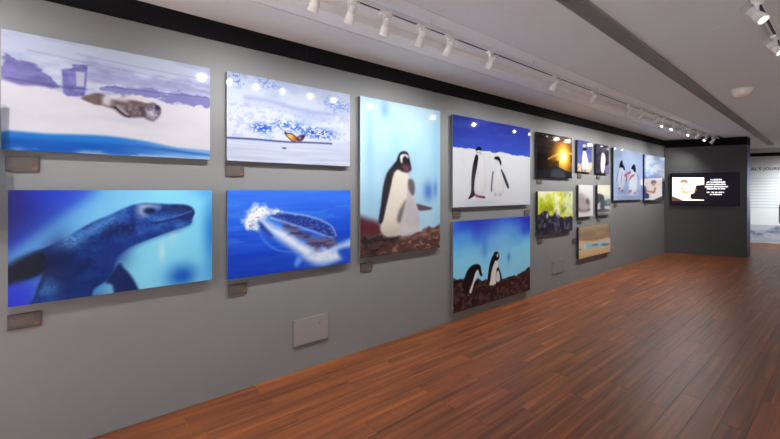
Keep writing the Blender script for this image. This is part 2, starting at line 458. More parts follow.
TRACE = {
    'p1': {
        'left_mass': [(0.002,0.235), (0.074,0.23), (0.136,0.263), (0.185,0.355), (0.229,0.42), (0.171,0.437), (0.002,0.463)],
        'snow': [(-0.029,0.472), (0.074,0.448), (0.171,0.437), (0.258,0.475), (0.335,0.494), (0.483,0.424), (0.643,0.393), (0.798,0.453), (1.012,0.435), (1.057,1.013), (-0.029,1.1)],
        'block': [(0.236,0.261), (0.281,0.234), (0.281,0.199), (0.348,0.186), (0.341,0.389), (0.335,0.475), (0.258,0.494), (0.241,0.464)],
        'pale': [(0.296,0.258), (0.335,0.255), (0.332,0.385), (0.298,0.395)],
        'band1': [(0.432,0.357), (0.681,0.33), (0.99,0.305), (0.985,0.43), (0.788,0.441), (0.662,0.392), (0.432,0.404)],
        'band2': [(0.351,0.133), (0.534,0.198), (0.758,0.193), (1.012,0.164), (1.012,0.288), (0.681,0.323), (0.432,0.351), (0.351,0.305)],
        'water': [(-0.017,0.861), (0.171,0.843), (0.432,0.823), (0.643,0.852), (0.798,0.894), (1.057,0.919), (1.057,1.013), (-0.017,1.099)],
        'deep': [(-0.017,0.954), (0.171,0.936), (0.432,0.917), (0.643,0.912), (1.035,0.96)],
        'seal': [(0.319,0.498), (0.351,0.458), (0.383,0.436), (0.422,0.437), (0.442,0.457), (0.482,0.458), (0.52,0.424), (0.538,0.444), (0.581,0.447), (0.639,0.468), (0.669,0.454), (0.7,0.483), (0.711,0.523), (0.7,0.583), (0.669,0.632), (0.639,0.623), (0.617,0.606), (0.545,0.621), (0.51,0.607), (0.476,0.56), (0.449,0.546), (0.429,0.538), (0.383,0.541), (0.36,0.527)],
        'tail': [(0.326,0.497), (0.351,0.464), (0.383,0.44), (0.419,0.442), (0.415,0.488), (0.409,0.531), (0.383,0.538), (0.36,0.521)],
        'light': [(0.425,0.445), (0.455,0.448), (0.51,0.434), (0.531,0.415), (0.595,0.416), (0.654,0.443), (0.595,0.455), (0.552,0.454), (0.52,0.476), (0.462,0.476), (0.449,0.533), (0.422,0.526), (0.415,0.488)],
        'flipper': [(0.482,0.522), (0.503,0.525), (0.531,0.576), (0.546,0.61), (0.527,0.617), (0.493,0.57)],
        'fline': [(0.474,0.541), (0.496,0.576), (0.524,0.611), (0.545,0.621)],
        'head': [(0.667,0.543), (0.709,0.534), (0.667,0.629)],
        'muzzle': [(0.662,0.569), (0.684,0.565), (0.662,0.612)],
        'eye': [(0.692,0.503), (0.709,0.499), (0.692,0.529)],
        'shade': [(0.617,0.508), (0.628,0.555), (0.624,0.598), (0.606,0.581), (0.599,0.533)],
    },
    'p3': {
        'body': [(-0.029,0.696), (-0,0.645), (0.05,0.585), (0.134,0.522), (0.177,0.487), (0.252,0.41), (0.347,0.305), (0.43,0.243), (0.499,0.178), (0.571,0.135), (0.627,0.13), (0.724,0.144), (0.825,0.152), (0.878,0.188), (0.891,0.243), (0.881,0.304), (0.863,0.375), (0.805,0.408), (0.724,0.448), (0.646,0.493), (0.571,0.537), (0.517,0.582), (0.478,0.635), (0.464,0.677), (0.443,0.8), (0.413,0.872), (0.355,0.942), (0.323,1.032), (0.085,1.055), (0.085,0.981), (0.106,0.906), (0.141,0.734), (0.106,0.757), (0.05,0.784), (-0,0.802), (-0.029,0.81)],
        'flip_right': [(0.413,0.889), (0.438,0.809), (0.478,0.718), (0.499,0.764), (0.527,0.826), (0.558,0.925), (0.571,1.035), (0.464,1.04), (0.443,0.924)],
        'flip_left': [(-0.029,0.696), (-0,0.645), (0.05,0.585), (0.113,0.544), (0.148,0.559), (0.156,0.652), (0.144,0.728), (0.106,0.757), (0.05,0.784), (-0,0.802), (-0.029,0.81)],
        'under': [(0.413,0.514), (0.481,0.49), (0.589,0.468), (0.724,0.411), (0.868,0.349), (0.805,0.412), (0.646,0.493), (0.517,0.589), (0.464,0.677), (0.443,0.8), (0.396,0.885), (0.38,0.712)],
        'light_top': [(0.177,0.497), (0.268,0.402), (0.363,0.306), (0.464,0.228), (0.464,0.297), (0.363,0.407), (0.283,0.512), (0.207,0.565)],
        'face': [(0.573,0.147), (0.614,0.141), (0.66,0.147), (0.687,0.166), (0.675,0.187), (0.644,0.178), (0.614,0.184), (0.607,0.22), (0.614,0.252), (0.592,0.269), (0.573,0.239)],
        'eye': [(0.635,0.213), (0.667,0.214), (0.635,0.244)],
        'mouth': [(0.644,0.338), (0.699,0.331), (0.762,0.303), (0.828,0.278), (0.884,0.243)],
        'lip': [(0.683,0.304), (0.746,0.29), (0.812,0.261), (0.871,0.227)],
        'spot_a': [(0.252,0.475), (0.291,0.481), (0.252,0.531)],
        'chest': [(0.17,0.861), (0.237,0.878), (0.17,0.972)],
        'arrow': [(0.103,0.952), (0.12,0.832), (0.141,0.743), (0.145,0.776), (0.113,0.939)],
        'blob': [(0.816,0.919), (0.914,0.942), (0.816,1.056)],
        'pale': [(0.702,0.643), (0.722,0.646), (0.702,0.761)],
    },
    'p2': {
        'ridge': [(0.132,0.267), (0.272,0.26), (0.5,0.311), (0.666,0.321), (0.844,0.309)],
        'mott_ul': [(0.065,0.062), (0.132,0.041), (0.065,0.159)],
        'mott_ul2': [(0.29,0.051), (0.402,0.018), (0.29,0.139)],
        'mott_ur': [(0.879,0.176), (1.036,0.139), (0.879,0.292)],
        'mott_l': [(0.245,0.593), (0.336,0.578), (0.245,0.657)],
        'mott_m': [(0.441,0.535), (0.602,0.507), (0.441,0.611)],
        'mott_r': [(0.698,0.585), (0.879,0.557), (0.698,0.659)],
        'line': [(-0.007,0.746), (0.115,0.739), (0.218,0.736), (0.441,0.735), (0.602,0.719), (0.821,0.707)],
        'sea': [(-0.031,0.755), (0.218,0.741), (0.441,0.738), (0.798,0.71), (1.036,0.662), (1.036,1.079), (-0.031,1.133)],
        'fluke_l': [(0.416,0.627), (0.437,0.631), (0.462,0.627), (0.49,0.644), (0.513,0.67), (0.515,0.699), (0.499,0.719), (0.476,0.715), (0.453,0.69), (0.432,0.66)],
        'fluke_pale': [(0.459,0.659), (0.483,0.655), (0.459,0.687)],
        'fluke_red': [(0.511,0.687), (0.529,0.684), (0.511,0.719)],
        'fluke_r': [(0.515,0.699), (0.519,0.662), (0.541,0.637), (0.582,0.625), (0.581,0.655), (0.565,0.692), (0.546,0.713), (0.522,0.713)],
        'fluke_grey': [(0.539,0.672), (0.553,0.67), (0.539,0.694)],
        'tip': [(0.423,0.617), (0.43,0.616), (0.423,0.634)],
        'dot': [(0.412,0.814), (0.431,0.811), (0.412,0.826)],
    },
    'p4': {
        'splash': [(0.106,0.363), (0.113,0.303), (0.126,0.26), (0.156,0.212), (0.19,0.186), (0.214,0.174), (0.246,0.185), (0.274,0.206), (0.31,0.233), (0.369,0.259), (0.31,0.291), (0.263,0.314), (0.235,0.357), (0.204,0.377), (0.214,0.467), (0.17,0.448), (0.129,0.411)],
        'hollow': [(0.219,0.386), (0.239,0.388), (0.274,0.457), (0.317,0.542), (0.295,0.55), (0.253,0.489), (0.221,0.44)],
        'body': [(0.23,0.329), (0.332,0.433), (0.439,0.514), (0.552,0.656), (0.711,0.776), (0.903,0.735), (1.028,0.674), (1.028,0.785), (0.881,0.809), (0.914,0.923), (0.731,0.971), (0.61,0.897), (0.495,0.748), (0.385,0.619), (0.28,0.482), (0.23,0.396)],
        'bubble': [(0.306,0.258), (0.458,0.29), (0.65,0.36), (0.794,0.462), (0.859,0.606), (0.826,0.648), (0.65,0.522), (0.458,0.417), (0.332,0.331)],
        'rim': [(0.247,0.209), (0.341,0.247), (0.458,0.284), (0.61,0.331), (0.752,0.413), (0.828,0.502), (0.859,0.606)],
        'rim2': [(0.306,0.329), (0.458,0.417), (0.65,0.531), (0.837,0.649)],
        'dark': [(0.389,0.375), (0.455,0.443), (0.522,0.48), (0.603,0.555), (0.687,0.625), (0.799,0.645), (0.864,0.7), (0.793,0.762), (0.736,0.739), (0.717,0.76), (0.742,0.818), (0.687,0.785), (0.627,0.688), (0.579,0.646), (0.522,0.575), (0.455,0.538), (0.4,0.451)],
        'arc': [(0.218,0.409), (0.238,0.559), (0.332,0.708), (0.439,0.758), (0.533,0.771)],
        'tail': [(0.514,0.831), (0.556,0.873), (0.517,0.957), (0.491,0.932)],
        'notch': [(0.892,0.811), (1.028,0.801), (1.028,0.96), (0.914,0.914)],
    },
    'p5': {
        'rock': [(-0.076,0.846), (0.104,0.882), (0.232,0.87), (0.435,0.887), (0.73,0.867), (1.059,0.853), (1.059,1.093), (-0.076,1.035)],
        'rock_left': [(-0.075,0.735), (0.061,0.755), (0.214,0.794), (0.229,0.878), (-0.075,0.866)],
        'head': [(0.361,0.436), (0.405,0.394), (0.43,0.352), (0.456,0.328), (0.501,0.317), (0.548,0.324), (0.571,0.357), (0.592,0.408), (0.598,0.439), (0.553,0.458), (0.49,0.457), (0.425,0.44)],
        'back': [(0.417,0.388), (0.463,0.425), (0.383,0.465), (0.338,0.568), (0.291,0.679), (0.245,0.785), (0.199,0.78), (0.225,0.678), (0.248,0.569), (0.291,0.476), (0.348,0.428)],
        'belly': [(0.366,0.452), (0.47,0.442), (0.553,0.471), (0.575,0.558), (0.549,0.645), (0.492,0.721), (0.449,0.872), (0.298,0.874), (0.225,0.839), (0.238,0.779), (0.281,0.698), (0.325,0.587)],
        'patch': [(0.456,0.357), (0.473,0.341), (0.518,0.336), (0.559,0.347), (0.553,0.362), (0.518,0.348), (0.49,0.362), (0.484,0.396), (0.461,0.39)],
        'bill': [(0.481,0.417), (0.518,0.41), (0.568,0.419), (0.571,0.455), (0.524,0.453)],
        'rock_red': [(0.208,0.999), (0.358,0.947), (0.557,0.905), (0.684,0.898), (0.742,0.867), (1.084,0.851), (1.084,1.034), (0.423,1.03)],
        'chick': [(0.572,0.505), (0.624,0.516), (0.646,0.577), (0.635,0.626), (0.677,0.696), (0.703,0.806), (0.692,0.861), (0.542,0.887), (0.456,0.873), (0.463,0.797), (0.513,0.712), (0.542,0.626), (0.549,0.548)],
        'chick_head': [(0.564,0.506), (0.624,0.513), (0.646,0.567), (0.631,0.611), (0.594,0.607), (0.557,0.558)],
        'gap': [(0.528,0.649), (0.499,0.721), (0.463,0.797), (0.417,0.776), (0.449,0.711)],
        'wing': [(0.654,0.674), (0.77,0.688), (0.878,0.706), (0.849,0.72), (0.711,0.722), (0.677,0.706)],
        'smear': [(0.829,0.587), (0.898,0.587), (0.829,0.658)],
    },
    'p6': {
        'snow': [(-0.05,0.361), (0.004,0.352), (0.101,0.354), (0.208,0.345), (0.438,0.363), (0.595,0.353), (0.728,0.364), (0.998,0.373), (1.134,0.378), (1.134,1.113), (-0.05,1.049)],
        'cap': [(0.257,0.343), (0.28,0.316), (0.314,0.32), (0.32,0.358), (0.291,0.355), (0.257,0.367)],
        'back': [(0.246,0.433), (0.263,0.407), (0.286,0.432), (0.269,0.553), (0.244,0.688), (0.235,0.809), (0.244,0.871), (0.167,0.913), (0.199,0.836), (0.202,0.69), (0.221,0.529)],
        'body1': [(0.263,0.369), (0.32,0.363), (0.363,0.464), (0.378,0.684), (0.349,0.872), (0.241,0.871), (0.244,0.688), (0.274,0.525)],
        'feet': [(0.241,0.85), (0.291,0.872), (0.363,0.886), (0.361,0.906), (0.257,0.888)],
        'cap2': [(0.481,0.426), (0.515,0.406), (0.55,0.412), (0.578,0.47), (0.572,0.514), (0.54,0.456), (0.499,0.445)],
        'body2': [(0.499,0.448), (0.546,0.45), (0.588,0.568), (0.614,0.677), (0.604,0.867), (0.484,0.865), (0.462,0.738), (0.481,0.568)],
        'fl': [(0.468,0.597), (0.453,0.71), (0.447,0.823)],
        'fr': [(0.569,0.558), (0.595,0.576), (0.634,0.642), (0.687,0.77), (0.66,0.785), (0.611,0.677)],
    },
    'p7': {
        'ground': [(-0.055,0.636), (0.177,0.687), (0.375,0.716), (0.593,0.757), (0.796,0.748), (0.904,0.721), (0.998,0.67), (1.135,0.66), (1.135,1.398), (-0.055,1.014)],
        'black1': [(0.118,0.777), (0.115,0.67), (0.15,0.571), (0.204,0.517), (0.265,0.51), (0.305,0.537), (0.317,0.592), (0.331,0.659), (0.305,0.653), (0.277,0.581), (0.243,0.623), (0.221,0.722), (0.19,0.828), (0.15,0.818)],
        'white1': [(0.249,0.608), (0.28,0.587), (0.26,0.649), (0.223,0.75), (0.199,0.83), (0.177,0.808), (0.215,0.71)],
        'head2': [(0.472,0.431), (0.491,0.405), (0.529,0.411), (0.548,0.455), (0.541,0.5), (0.51,0.518), (0.478,0.489)],
        'back2': [(0.466,0.441), (0.497,0.498), (0.454,0.605), (0.423,0.77), (0.396,0.747), (0.405,0.638), (0.429,0.52)],
        'white2': [(0.466,0.507), (0.513,0.507), (0.535,0.549), (0.519,0.647), (0.503,0.795), (0.411,0.778), (0.436,0.63)],
        'chick': [(0.507,0.645), (0.535,0.598), (0.56,0.656), (0.583,0.734), (0.567,0.781), (0.51,0.779)],
        'chick_w': [(0.51,0.669), (0.535,0.645), (0.554,0.707), (0.554,0.772), (0.51,0.767)],
    },
    'p8': {
        'hill': [(-0.125,0.881), (0.154,0.829), (0.339,0.777), (0.532,0.742), (0.672,0.772), (0.776,0.815), (1.078,0.901), (1.078,1.124), (-0.125,1.148)],
        'grey': [(0.415,0.82), (0.611,0.782), (0.734,0.834), (0.776,0.991), (0.396,1.005)],
        'sun': [(0.726,0.479), (0.894,0.463), (0.726,0.637)],
        'streak': [(0.301,0.576), (0.492,0.479), (0.734,0.406), (1.011,0.394)],
        'streak2': [(0.591,0.155), (0.734,0.149), (0.924,0.107)],
        'pa': [(0.532,0.626), (0.524,0.701), (0.532,0.765)],
        'pb': [(0.575,0.616), (0.579,0.697), (0.579,0.762)],
    },
    'p9': {
        'dark': [(-0.152,0.554), (0.021,0.525), (0.147,0.479), (0.24,0.468), (0.315,0.564), (0.392,0.608), (0.45,0.53), (0.509,0.451), (0.57,0.604), (0.713,0.649), (0.883,0.644), (1.105,0.688), (1.105,1.3), (-0.152,1.122)],
        'pale_patch': [(0.549,0.503), (0.63,0.508), (0.549,0.62)],
    },
    'p10': {
        'body': [(0.408,0.289), (0.552,0.316), (0.658,0.502), (0.764,0.728), (0.715,0.89), (0.36,0.893), (0.297,0.705), (0.337,0.484)],
        'cap': [(0.344,0.272), (0.408,0.216), (0.568,0.197), (0.633,0.251), (0.52,0.318), (0.392,0.32)],
        'tip': [(0.456,0.168), (0.568,0.16), (0.456,0.22)],
        'ground': [(-0.237,0.809), (0.219,0.738), (0.536,0.786), (0.864,0.697), (1.203,0.73), (1.203,1.082), (-0.237,1.121)],
    },
    'p11': {
        'body': [(0.412,0.332), (0.494,0.272), (0.623,0.295), (0.716,0.45), (0.679,0.744), (0.568,0.968), (0.385,0.95), (0.331,0.66)],
        'cap': [(0.349,0.147), (0.707,0.113), (0.642,0.294), (0.421,0.324)],
        'patch': [(0.642,0.806), (0.848,0.684), (1.136,0.631), (1.136,0.97), (0.707,0.983)],
    },
    'p12': {
        'chick': [(-0.054,0.294), (0.201,0.25), (0.43,0.342), (0.597,0.405), (0.767,0.499), (0.767,0.763), (0.463,0.83), (0.009,0.784), (-0.117,0.559)],
        'face': [(0.497,0.465), (0.631,0.436), (0.733,0.53), (0.665,0.606), (0.517,0.572)],
        'low': [(-0.054,0.738), (0.331,0.804), (0.733,0.761), (0.767,0.818), (0.331,0.846), (-0.054,0.812)],
    },
    'p13': {
        'dark': [(-0.088,0.308), (0.204,0.309), (0.467,0.369), (0.528,0.522), (0.776,0.493), (1.176,0.549), (1.176,0.69), (0.543,0.694), (0.543,0.798), (0.204,0.756), (0.204,0.581), (-0.088,0.591)],
        'boat': [(-0.088,0.836), (0.241,0.789), (0.467,0.79), (1.094,0.875), (0.62,0.898), (-0.088,0.89)],
    },
    'p14': {
        'shore': [(-0.053,0.466), (0.207,0.478), (0.516,0.517), (1.065,0.555), (1.065,1.322), (-0.053,1.043)],
        'wave': [(0.104,0.626), (0.177,0.578), (0.358,0.575), (0.468,0.631), (0.581,0.598), (0.782,0.595), (0.956,0.644), (0.939,0.732), (0.782,0.743), (0.581,0.75), (0.358,0.726), (0.162,0.713)],
        'dark': [(0.389,0.634), (0.5,0.638), (0.581,0.655), (0.5,0.681)],
        'dark2': [(0.68,0.676), (0.816,0.681), (0.956,0.711), (0.939,0.753), (0.782,0.743)],
    },
    'p15': {
        'h1': [(0.176,0.38), (0.198,0.282), (0.258,0.223), (0.29,0.276), (0.285,0.373), (0.23,0.357)],
        'h2': [(0.295,0.317), (0.332,0.323), (0.36,0.405), (0.313,0.402)],
        'h3': [(0.574,0.37), (0.614,0.305), (0.68,0.271), (0.727,0.309), (0.742,0.414), (0.685,0.434), (0.634,0.384)],
        'b1': [(0.351,0.517), (0.432,0.477), (0.554,0.44)],
        'b2': [(0.384,0.507), (0.418,0.554), (0.408,0.619)],
        'b3': [(0.529,0.579), (0.579,0.528), (0.68,0.487)],
        'f1': [(0.149,0.422), (0.113,0.532), (0.078,0.647)],
        'f2': [(0.267,0.471), (0.249,0.554), (0.23,0.659)],
        'f3': [(0.784,0.462), (0.821,0.519), (0.826,0.578)],
        'w1': [(0.212,0.377), (0.351,0.406), (0.36,0.578), (0.313,0.774), (0.176,0.775), (0.14,0.558)],
        'w2': [(0.594,0.427), (0.737,0.426), (0.784,0.624), (0.732,0.845), (0.529,0.83), (0.505,0.631)],
        'ft1': [(0.158,0.775), (0.203,0.764)],
        'ft2': [(0.244,0.816), (0.295,0.816)],
        'ft3': [(0.505,0.836), (0.579,0.819)],
        'ft4': [(0.675,0.874), (0.737,0.866)],
    },
    'tv': {
        'photo': [(0.012,0.12), (0.497,0.134), (0.497,0.859), (0.012,0.868)],
        'strip': [(0.012,0.018), (0.239,0.026), (0.239,0.127), (0.012,0.12)],
        'cap': [(0.133,0.292), (0.141,0.225), (0.182,0.182), (0.231,0.197), (0.252,0.261), (0.248,0.318), (0.199,0.277)],
        'face': [(0.154,0.282), (0.199,0.27), (0.239,0.304), (0.226,0.371), (0.19,0.394), (0.161,0.35)],
        'arm': [(0.138,0.437), (0.174,0.438), (0.194,0.545), (0.264,0.559), (0.365,0.519), (0.375,0.559), (0.288,0.612), (0.207,0.639), (0.161,0.619)],
        'camera': [(0.298,0.662), (0.352,0.612), (0.376,0.396), (0.432,0.373), (0.498,0.364), (0.545,0.513), (0.534,0.808), (0.4,0.827), (0.298,0.806)],
        'corner': [(0.012,0.742), (0.075,0.775), (0.174,0.868), (0.012,0.871)],
        'shirt': [(0.034,0.511), (0.092,0.41), (0.141,0.41), (0.174,0.646), (0.304,0.629), (0.304,0.812), (0.174,0.848), (0.042,0.766)],
    },
}

class Canvas:
    """A small painter: colours on a regular grid, u to the right and v downwards, both 0..1."""
    def __init__(self, w, h, aspect):
        self.w, self.h, self.asp = w, h, aspect
        self.u, self.v = np.meshgrid(np.linspace(0, 1, w), np.linspace(0, 1, h))
        self.c = np.zeros((h, w, 3))
        self.px = 1.0 / h
    def fill(self, col):
        self.c[:] = np.array(col) / 255.0
    def stops(self, t, st):
        t = np.clip(t, 0, 1)
        xs = [s[0] for s in st]
        self.c = np.stack([np.interp(t, xs, [s[1][k] / 255.0 for s in st]) for k in range(3)], -1)
    def noise(self, sx, sy, seed, octaves=4):
        out = np.zeros_like(self.u)
        amp, tot = 1.0, 0.0
        r = np.random.RandomState(seed)
        for o in range(octaves):
            gx, gy = int(sx * 2 ** o) + 3, int(sy * 2 ** o) + 3
            g = r.rand(gy, gx)
            x, y = self.u * sx * 2 ** o, self.v * sy * 2 ** o
            x0, y0 = x.astype(int), y.astype(int)
            fx, fy = x - x0, y - y0
            fx, fy = fx * fx * (3 - 2 * fx), fy * fy * (3 - 2 * fy)
            out += amp * ((g[y0, x0] * (1 - fx) + g[y0, x0 + 1] * fx) * (1 - fy) + (g[y0 + 1, x0] * (1 - fx) + g[y0 + 1, x0 + 1] * fx) * fy)
            tot += amp
            amp *= 0.5
        return out / tot
    def mix(self, mask, col):
        m = np.clip(mask, 0, 1)[..., None]
        col = np.asarray(col, dtype=float)
        self.c = self.c * (1 - m) + (col / 255.0) * m
    def _curve(self, pts, closed):
        p = np.array(pts, dtype=float)
        n = len(p)
        out = []
        rng_ = range(n if closed else n - 1)
        for i in rng_:
            if closed:
                a, b, c, d = p[(i - 1) % n], p[i], p[(i + 1) % n], p[(i + 2) % n]
            else:
                a, b, c, d = p[max(i - 1, 0)], p[i], p[i + 1], p[min(i + 2, n - 1)]
            for t in (0, 0.34, 0.67):
                out.append(0.5 * (2 * b + (c - a) * t + (2 * a - 5 * b + 4 * c - d) * t * t + (3 * b - a - 3 * c + d) * t ** 3))
        if not closed:
            out.append(p[-1])
        return np.array(out)
    def _dist(self, q, closed):
        X, Y = self.u * self.asp, self.v
        qx, qy = q[:, 0] * self.asp, q[:, 1]
        best = np.full_like(X, 1e9)
        inside = np.zeros(X.shape, bool)
        n = len(q)
        for i in range(n if closed else n - 1):
            j = (i + 1) % n
            ax, ay, bx, by = qx[i], qy[i], qx[j], qy[j]
            dx, dy = bx - ax, by - ay
            l2 = dx * dx + dy * dy + 1e-12
            t = np.clip(((X - ax) * dx + (Y - ay) * dy) / l2, 0, 1)
            best = np.minimum(best, (X - ax - t * dx) ** 2 + (Y - ay - t * dy) ** 2)
            if closed and dy != 0:
                cr = ((ay > Y) != (by > Y)) & (X < (bx - ax) * (Y - ay) / (by - ay) + ax)
                inside ^= cr
        return np.sqrt(best), inside
    def mask(self, pts, soft=0.012, smooth=True, wobble=0.0, seed=1):
        q = self._curve(pts, True) if smooth else np.array(pts, float)
        d, ins = self._dist(q, True)
        sd = np.where(ins, d, -d)
        if wobble:
            sd = sd + wobble * (self.noise(14 * self.asp, 14, seed) - 0.5)
        s = max(soft, self.px * 0.8)
        t = np.clip(sd / s * 0.5 + 0.5, 0, 1)
        return t * t * (3 - 2 * t)
    def poly(self, pts, col, soft=0.012, smooth=True, alpha=1.0, wobble=0.0, seed=1):
        m = self.mask(pts, soft, smooth, wobble, seed)
        self.mix(m * alpha, col)
        return m
    def stroke(self, pts, width, col, alpha=1.0, soft=0.008):
        d, _ = self._dist(self._curve(pts, False), False)
        self.mix(np.clip((width / 2 - d) / max(soft, self.px) + 0.5, 0, 1) * alpha, col)
    def blob_mask(self, tri, power=2.0):
        (cx, cy), (rx, _), (_, ry) = tri
        a, b = abs(rx - cx) + 1e-4, abs(ry - cy) + 1e-4
        r2 = ((self.u - cx) / a) ** 2 + ((self.v - cy) / b) ** 2
        return np.exp(-r2 ** (power / 2) * 1.2)
    def blob(self, tri, col, alpha=1.0, power=2.0, tex=None):
        m = self.blob_mask(tri, power)
        if tex is not None:
            m = m * tex
        self.mix(m * alpha, col)
    def grain(self, amount, sx, sy, seed, mask=None, octaves=4):
        n = (self.noise(sx, sy, seed, octaves) - 0.5) * 2 * amount
        if mask is not None:
            n = n * mask
        self.c = np.clip(self.c + n[..., None], 0, 1)

def step(x, a, b):
    t = np.clip((x - a) / (b - a), 0, 1)
    return t * t * (3 - 2 * t)

def paint_seal_on_ice(k, t):
    k.stops(k.v, [(0, (208, 218, 244)), (0.2, (200, 210, 240)), (0.45, (214, 218, 242)), (1, (226, 226, 236))])
    k.mix(0.55 * step(k.noise(4, 9, 3), 0.5, 0.7) * (k.v < 0.5), (176, 182, 226))
    k.poly(t['band2'], (170, 172, 218), 0.04, wobble=0.10, seed=5, alpha=0.8)
    for a, b in (((0.1, 0.14), (0.9, 0.19)), ((0.3, 0.10), (0.99, 0.13))):
        k.stroke([a, ((a[0] + b[0]) / 2, (a[1] + b[1]) / 2 + 0.01), b], 0.008, (160, 160, 205), 0.6, 0.02)
    k.poly(t['left_mass'], (124, 120, 186), 0.02, wobble=0.12, seed=9)
    k.grain(0.10, 14, 30, 21, step(k.v, 0.12, 0.2) * (k.v < 0.48))
    k.poly(t['snow'], (227, 226, 238), 0.02)
    k.poly(t['band1'], (140, 138, 200), 0.012, wobble=0.10, seed=7)
    k.stroke([(0.43, 0.36), (0.7, 0.345), (0.99, 0.325)], 0.012, (112, 110, 176), 0.8)
    k.poly(t['block'], (122, 120, 190), 0.01, False)
    k.grain(0.12, 40, 40, 4, k.mask(t['block'], 0.01, False))
    k.poly(t['pale'], (196, 196, 226), 0.01, False)
    k.stroke([(0.02, 0.40), (0.12, 0.41), (0.25, 0.415), (0.34, 0.41)], 0.014, (88, 84, 140), 0.7, 0.02)
    sn = step(k.v, 0.5, 0.6)
    k.grain(0.02, 6, 10, 33, sn)
    m = k.poly(t['water'], (40, 128, 222), 0.02)
    k.mix(m * step(k.v, 0.86, 0.94) * (1 - step(k.u, 0.3, 1.1)), (18, 92, 196))
    k.mix(m * step(k.u, 0.45, 1.0) * 0.75, (176, 208, 240))
    k.stroke(t['deep'], 0.03, (24, 100, 204), 0.8, 0.03)
    k.mix(m * step(k.v, 0.94, 1.0) * step(k.noise(8, 24, 8), 0.42, 0.7) * 0.8, (176, 204, 238))
    k.blob([(0.55, 0.66), (0.75, 0.66), (0.55, 0.70)], (196, 200, 226), 0.5)
    k.poly(t['seal'], (120, 106, 112), 0.012)
    k.grain(0.16, 60, 40, 12, k.mask(t['seal'], 0.012))
    k.stroke([p for p in t['seal'][14:22]], 0.02, (84, 70, 78), 0.7, 0.03)
    k.poly(t['tail'], (112, 96, 92), 0.02, alpha=0.8)
    k.poly(t['light'], (222, 218, 224), 0.025, alpha=0.9)
    k.poly(t['flipper'], (160, 150, 158), 0.01)
    k.stroke(t['fline'], 0.016, (52, 42, 54), 0.85)
    k.poly(t['shade'], (76, 64, 72), 0.02, alpha=0.8)
    k.blob(t['head'], (118, 108, 132), 1.0, 5.0)
    k.mix(k.blob_mask(t['head'], 5.0) * step(k.noise(70, 45, 15), 0.5, 0.62) * 0.7, (196, 190, 206))
    k.blob(t['muzzle'], (222, 216, 224), 0.85)
    k.blob(t['eye'], (52, 42, 92), 0.9, 3.0)

def paint_leopard_seal(k, t):
    k.stops(k.u * 0.85 + k.v * 0.10 + 0.05 * k.noise(3, 2, 2), [(0, (24, 22, 118)), (0.12, (28, 66, 186)), (0.24, (54, 118, 214)), (0.36, (116, 198, 238)), (0.62, (132, 214, 244)), (0.9, (122, 208, 244)), (1, (80, 160, 226))])
    k.blob([(0.0, 0.0), (0.20, 0.0), (0.0, 0.34)], (22, 12, 92), 0.95)
    k.blob([(0.2, 0.0), (0.40, 0.0), (0.2, 0.20)], (36, 60, 200), 0.8)
    k.blob([(0.03, 0.95), (0.16, 0.95), (0.03, 0.70)], (44, 56, 216), 0.9)
    k.mix(0.65 * step(k.u - 0.75 * (1 - k.v), -0.42, -0.28) * (1 - step(k.u, 0.35, 0.75)) * (1 - step(k.v, 0.55, 0.9)), (112, 186, 234))
    k.blob(t['blob'], (18, 84, 186), 0.95)
    k.blob([(1.0, 0.45), (1.06, 0.45), (1.0, 0.85)], (28, 112, 204), 0.85)
    k.blob(t['pale'], (182, 226, 232), 0.8)
    k.blob([(0.76, 0.45), (0.79, 0.45), (0.76, 0.58)], (178, 222, 226), 0.6)
    k.blob([(0.98, 0.0), (1.1, 0.0), (0.98, 0.09)], (84, 160, 228), 0.8)
    m = k.mask(t['body'], 0.016)
    body = np.zeros_like(k.c)
    tone = k.noise(6, 5, 31, 3) * 0.75 + 0.25 * k.noise(24, 16, 32, 3)
    for c_ in range(3):
        body[..., c_] = np.interp(tone, [0.3, 0.5, 0.7], [(10, 30, 92)[c_], (22, 66, 152)[c_], (62, 132, 208)[c_]])
    k.mix(m, body)
    k.poly(t['light_top'], (84, 156, 222), 0.06, alpha=0.7)
    k.grain(0.05, 90, 60, 41, m, 3)
    k.poly(t['under'], (14, 42, 122), 0.06, alpha=0.75)
    k.blob(t['chest'], (84, 156, 218), 0.75, tex=step(k.noise(12, 10, 42), 0.3, 0.6))
    k.blob(t['spot_a'], (150, 200, 236), 0.75, tex=step(k.noise(60, 40, 3), 0.35, 0.6))
    sp = step(k.noise(110, 70, 6, 2), 0.66, 0.78)
    k.mix(m * sp * 0.35, (10, 26, 84))
    k.blob([(0.27, 0.78), (0.36, 0.78), (0.27, 1.0)], (10, 30, 92), 0.55)
    k.blob([(0.46, 0.62), (0.54, 0.62), (0.46, 0.80)], (10, 34, 112), 0.6)
    k.poly(t['flip_left'], (8, 10, 34), 0.05)
    k.blob([(0.2, 0.62), (0.27, 0.62), (0.2, 0.85)], (8, 20, 70), 0.7)
    k.poly(t['flip_right'], (16, 34, 92), 0.02)
    k.poly(t['arrow'], (8, 22, 80), 0.02, alpha=0.7)
    k.blob([(0.30, 1.0), (0.44, 1.0), (0.30, 0.80)], (12, 50, 134), 0.6)
    k.mix(k.mask(t['face'], 0.05) * (0.45 + 0.5 * k.noise(24, 18, 43)), (206, 222, 240))
    k.blob(t['eye'], (12, 22, 78), 1.0, 4.0)
    k.stroke(t['mouth'], 0.022, (10, 34, 108), 0.85, 0.02)
    k.stroke(t['lip'], 0.008, (96, 148, 220), 0.6, 0.03)

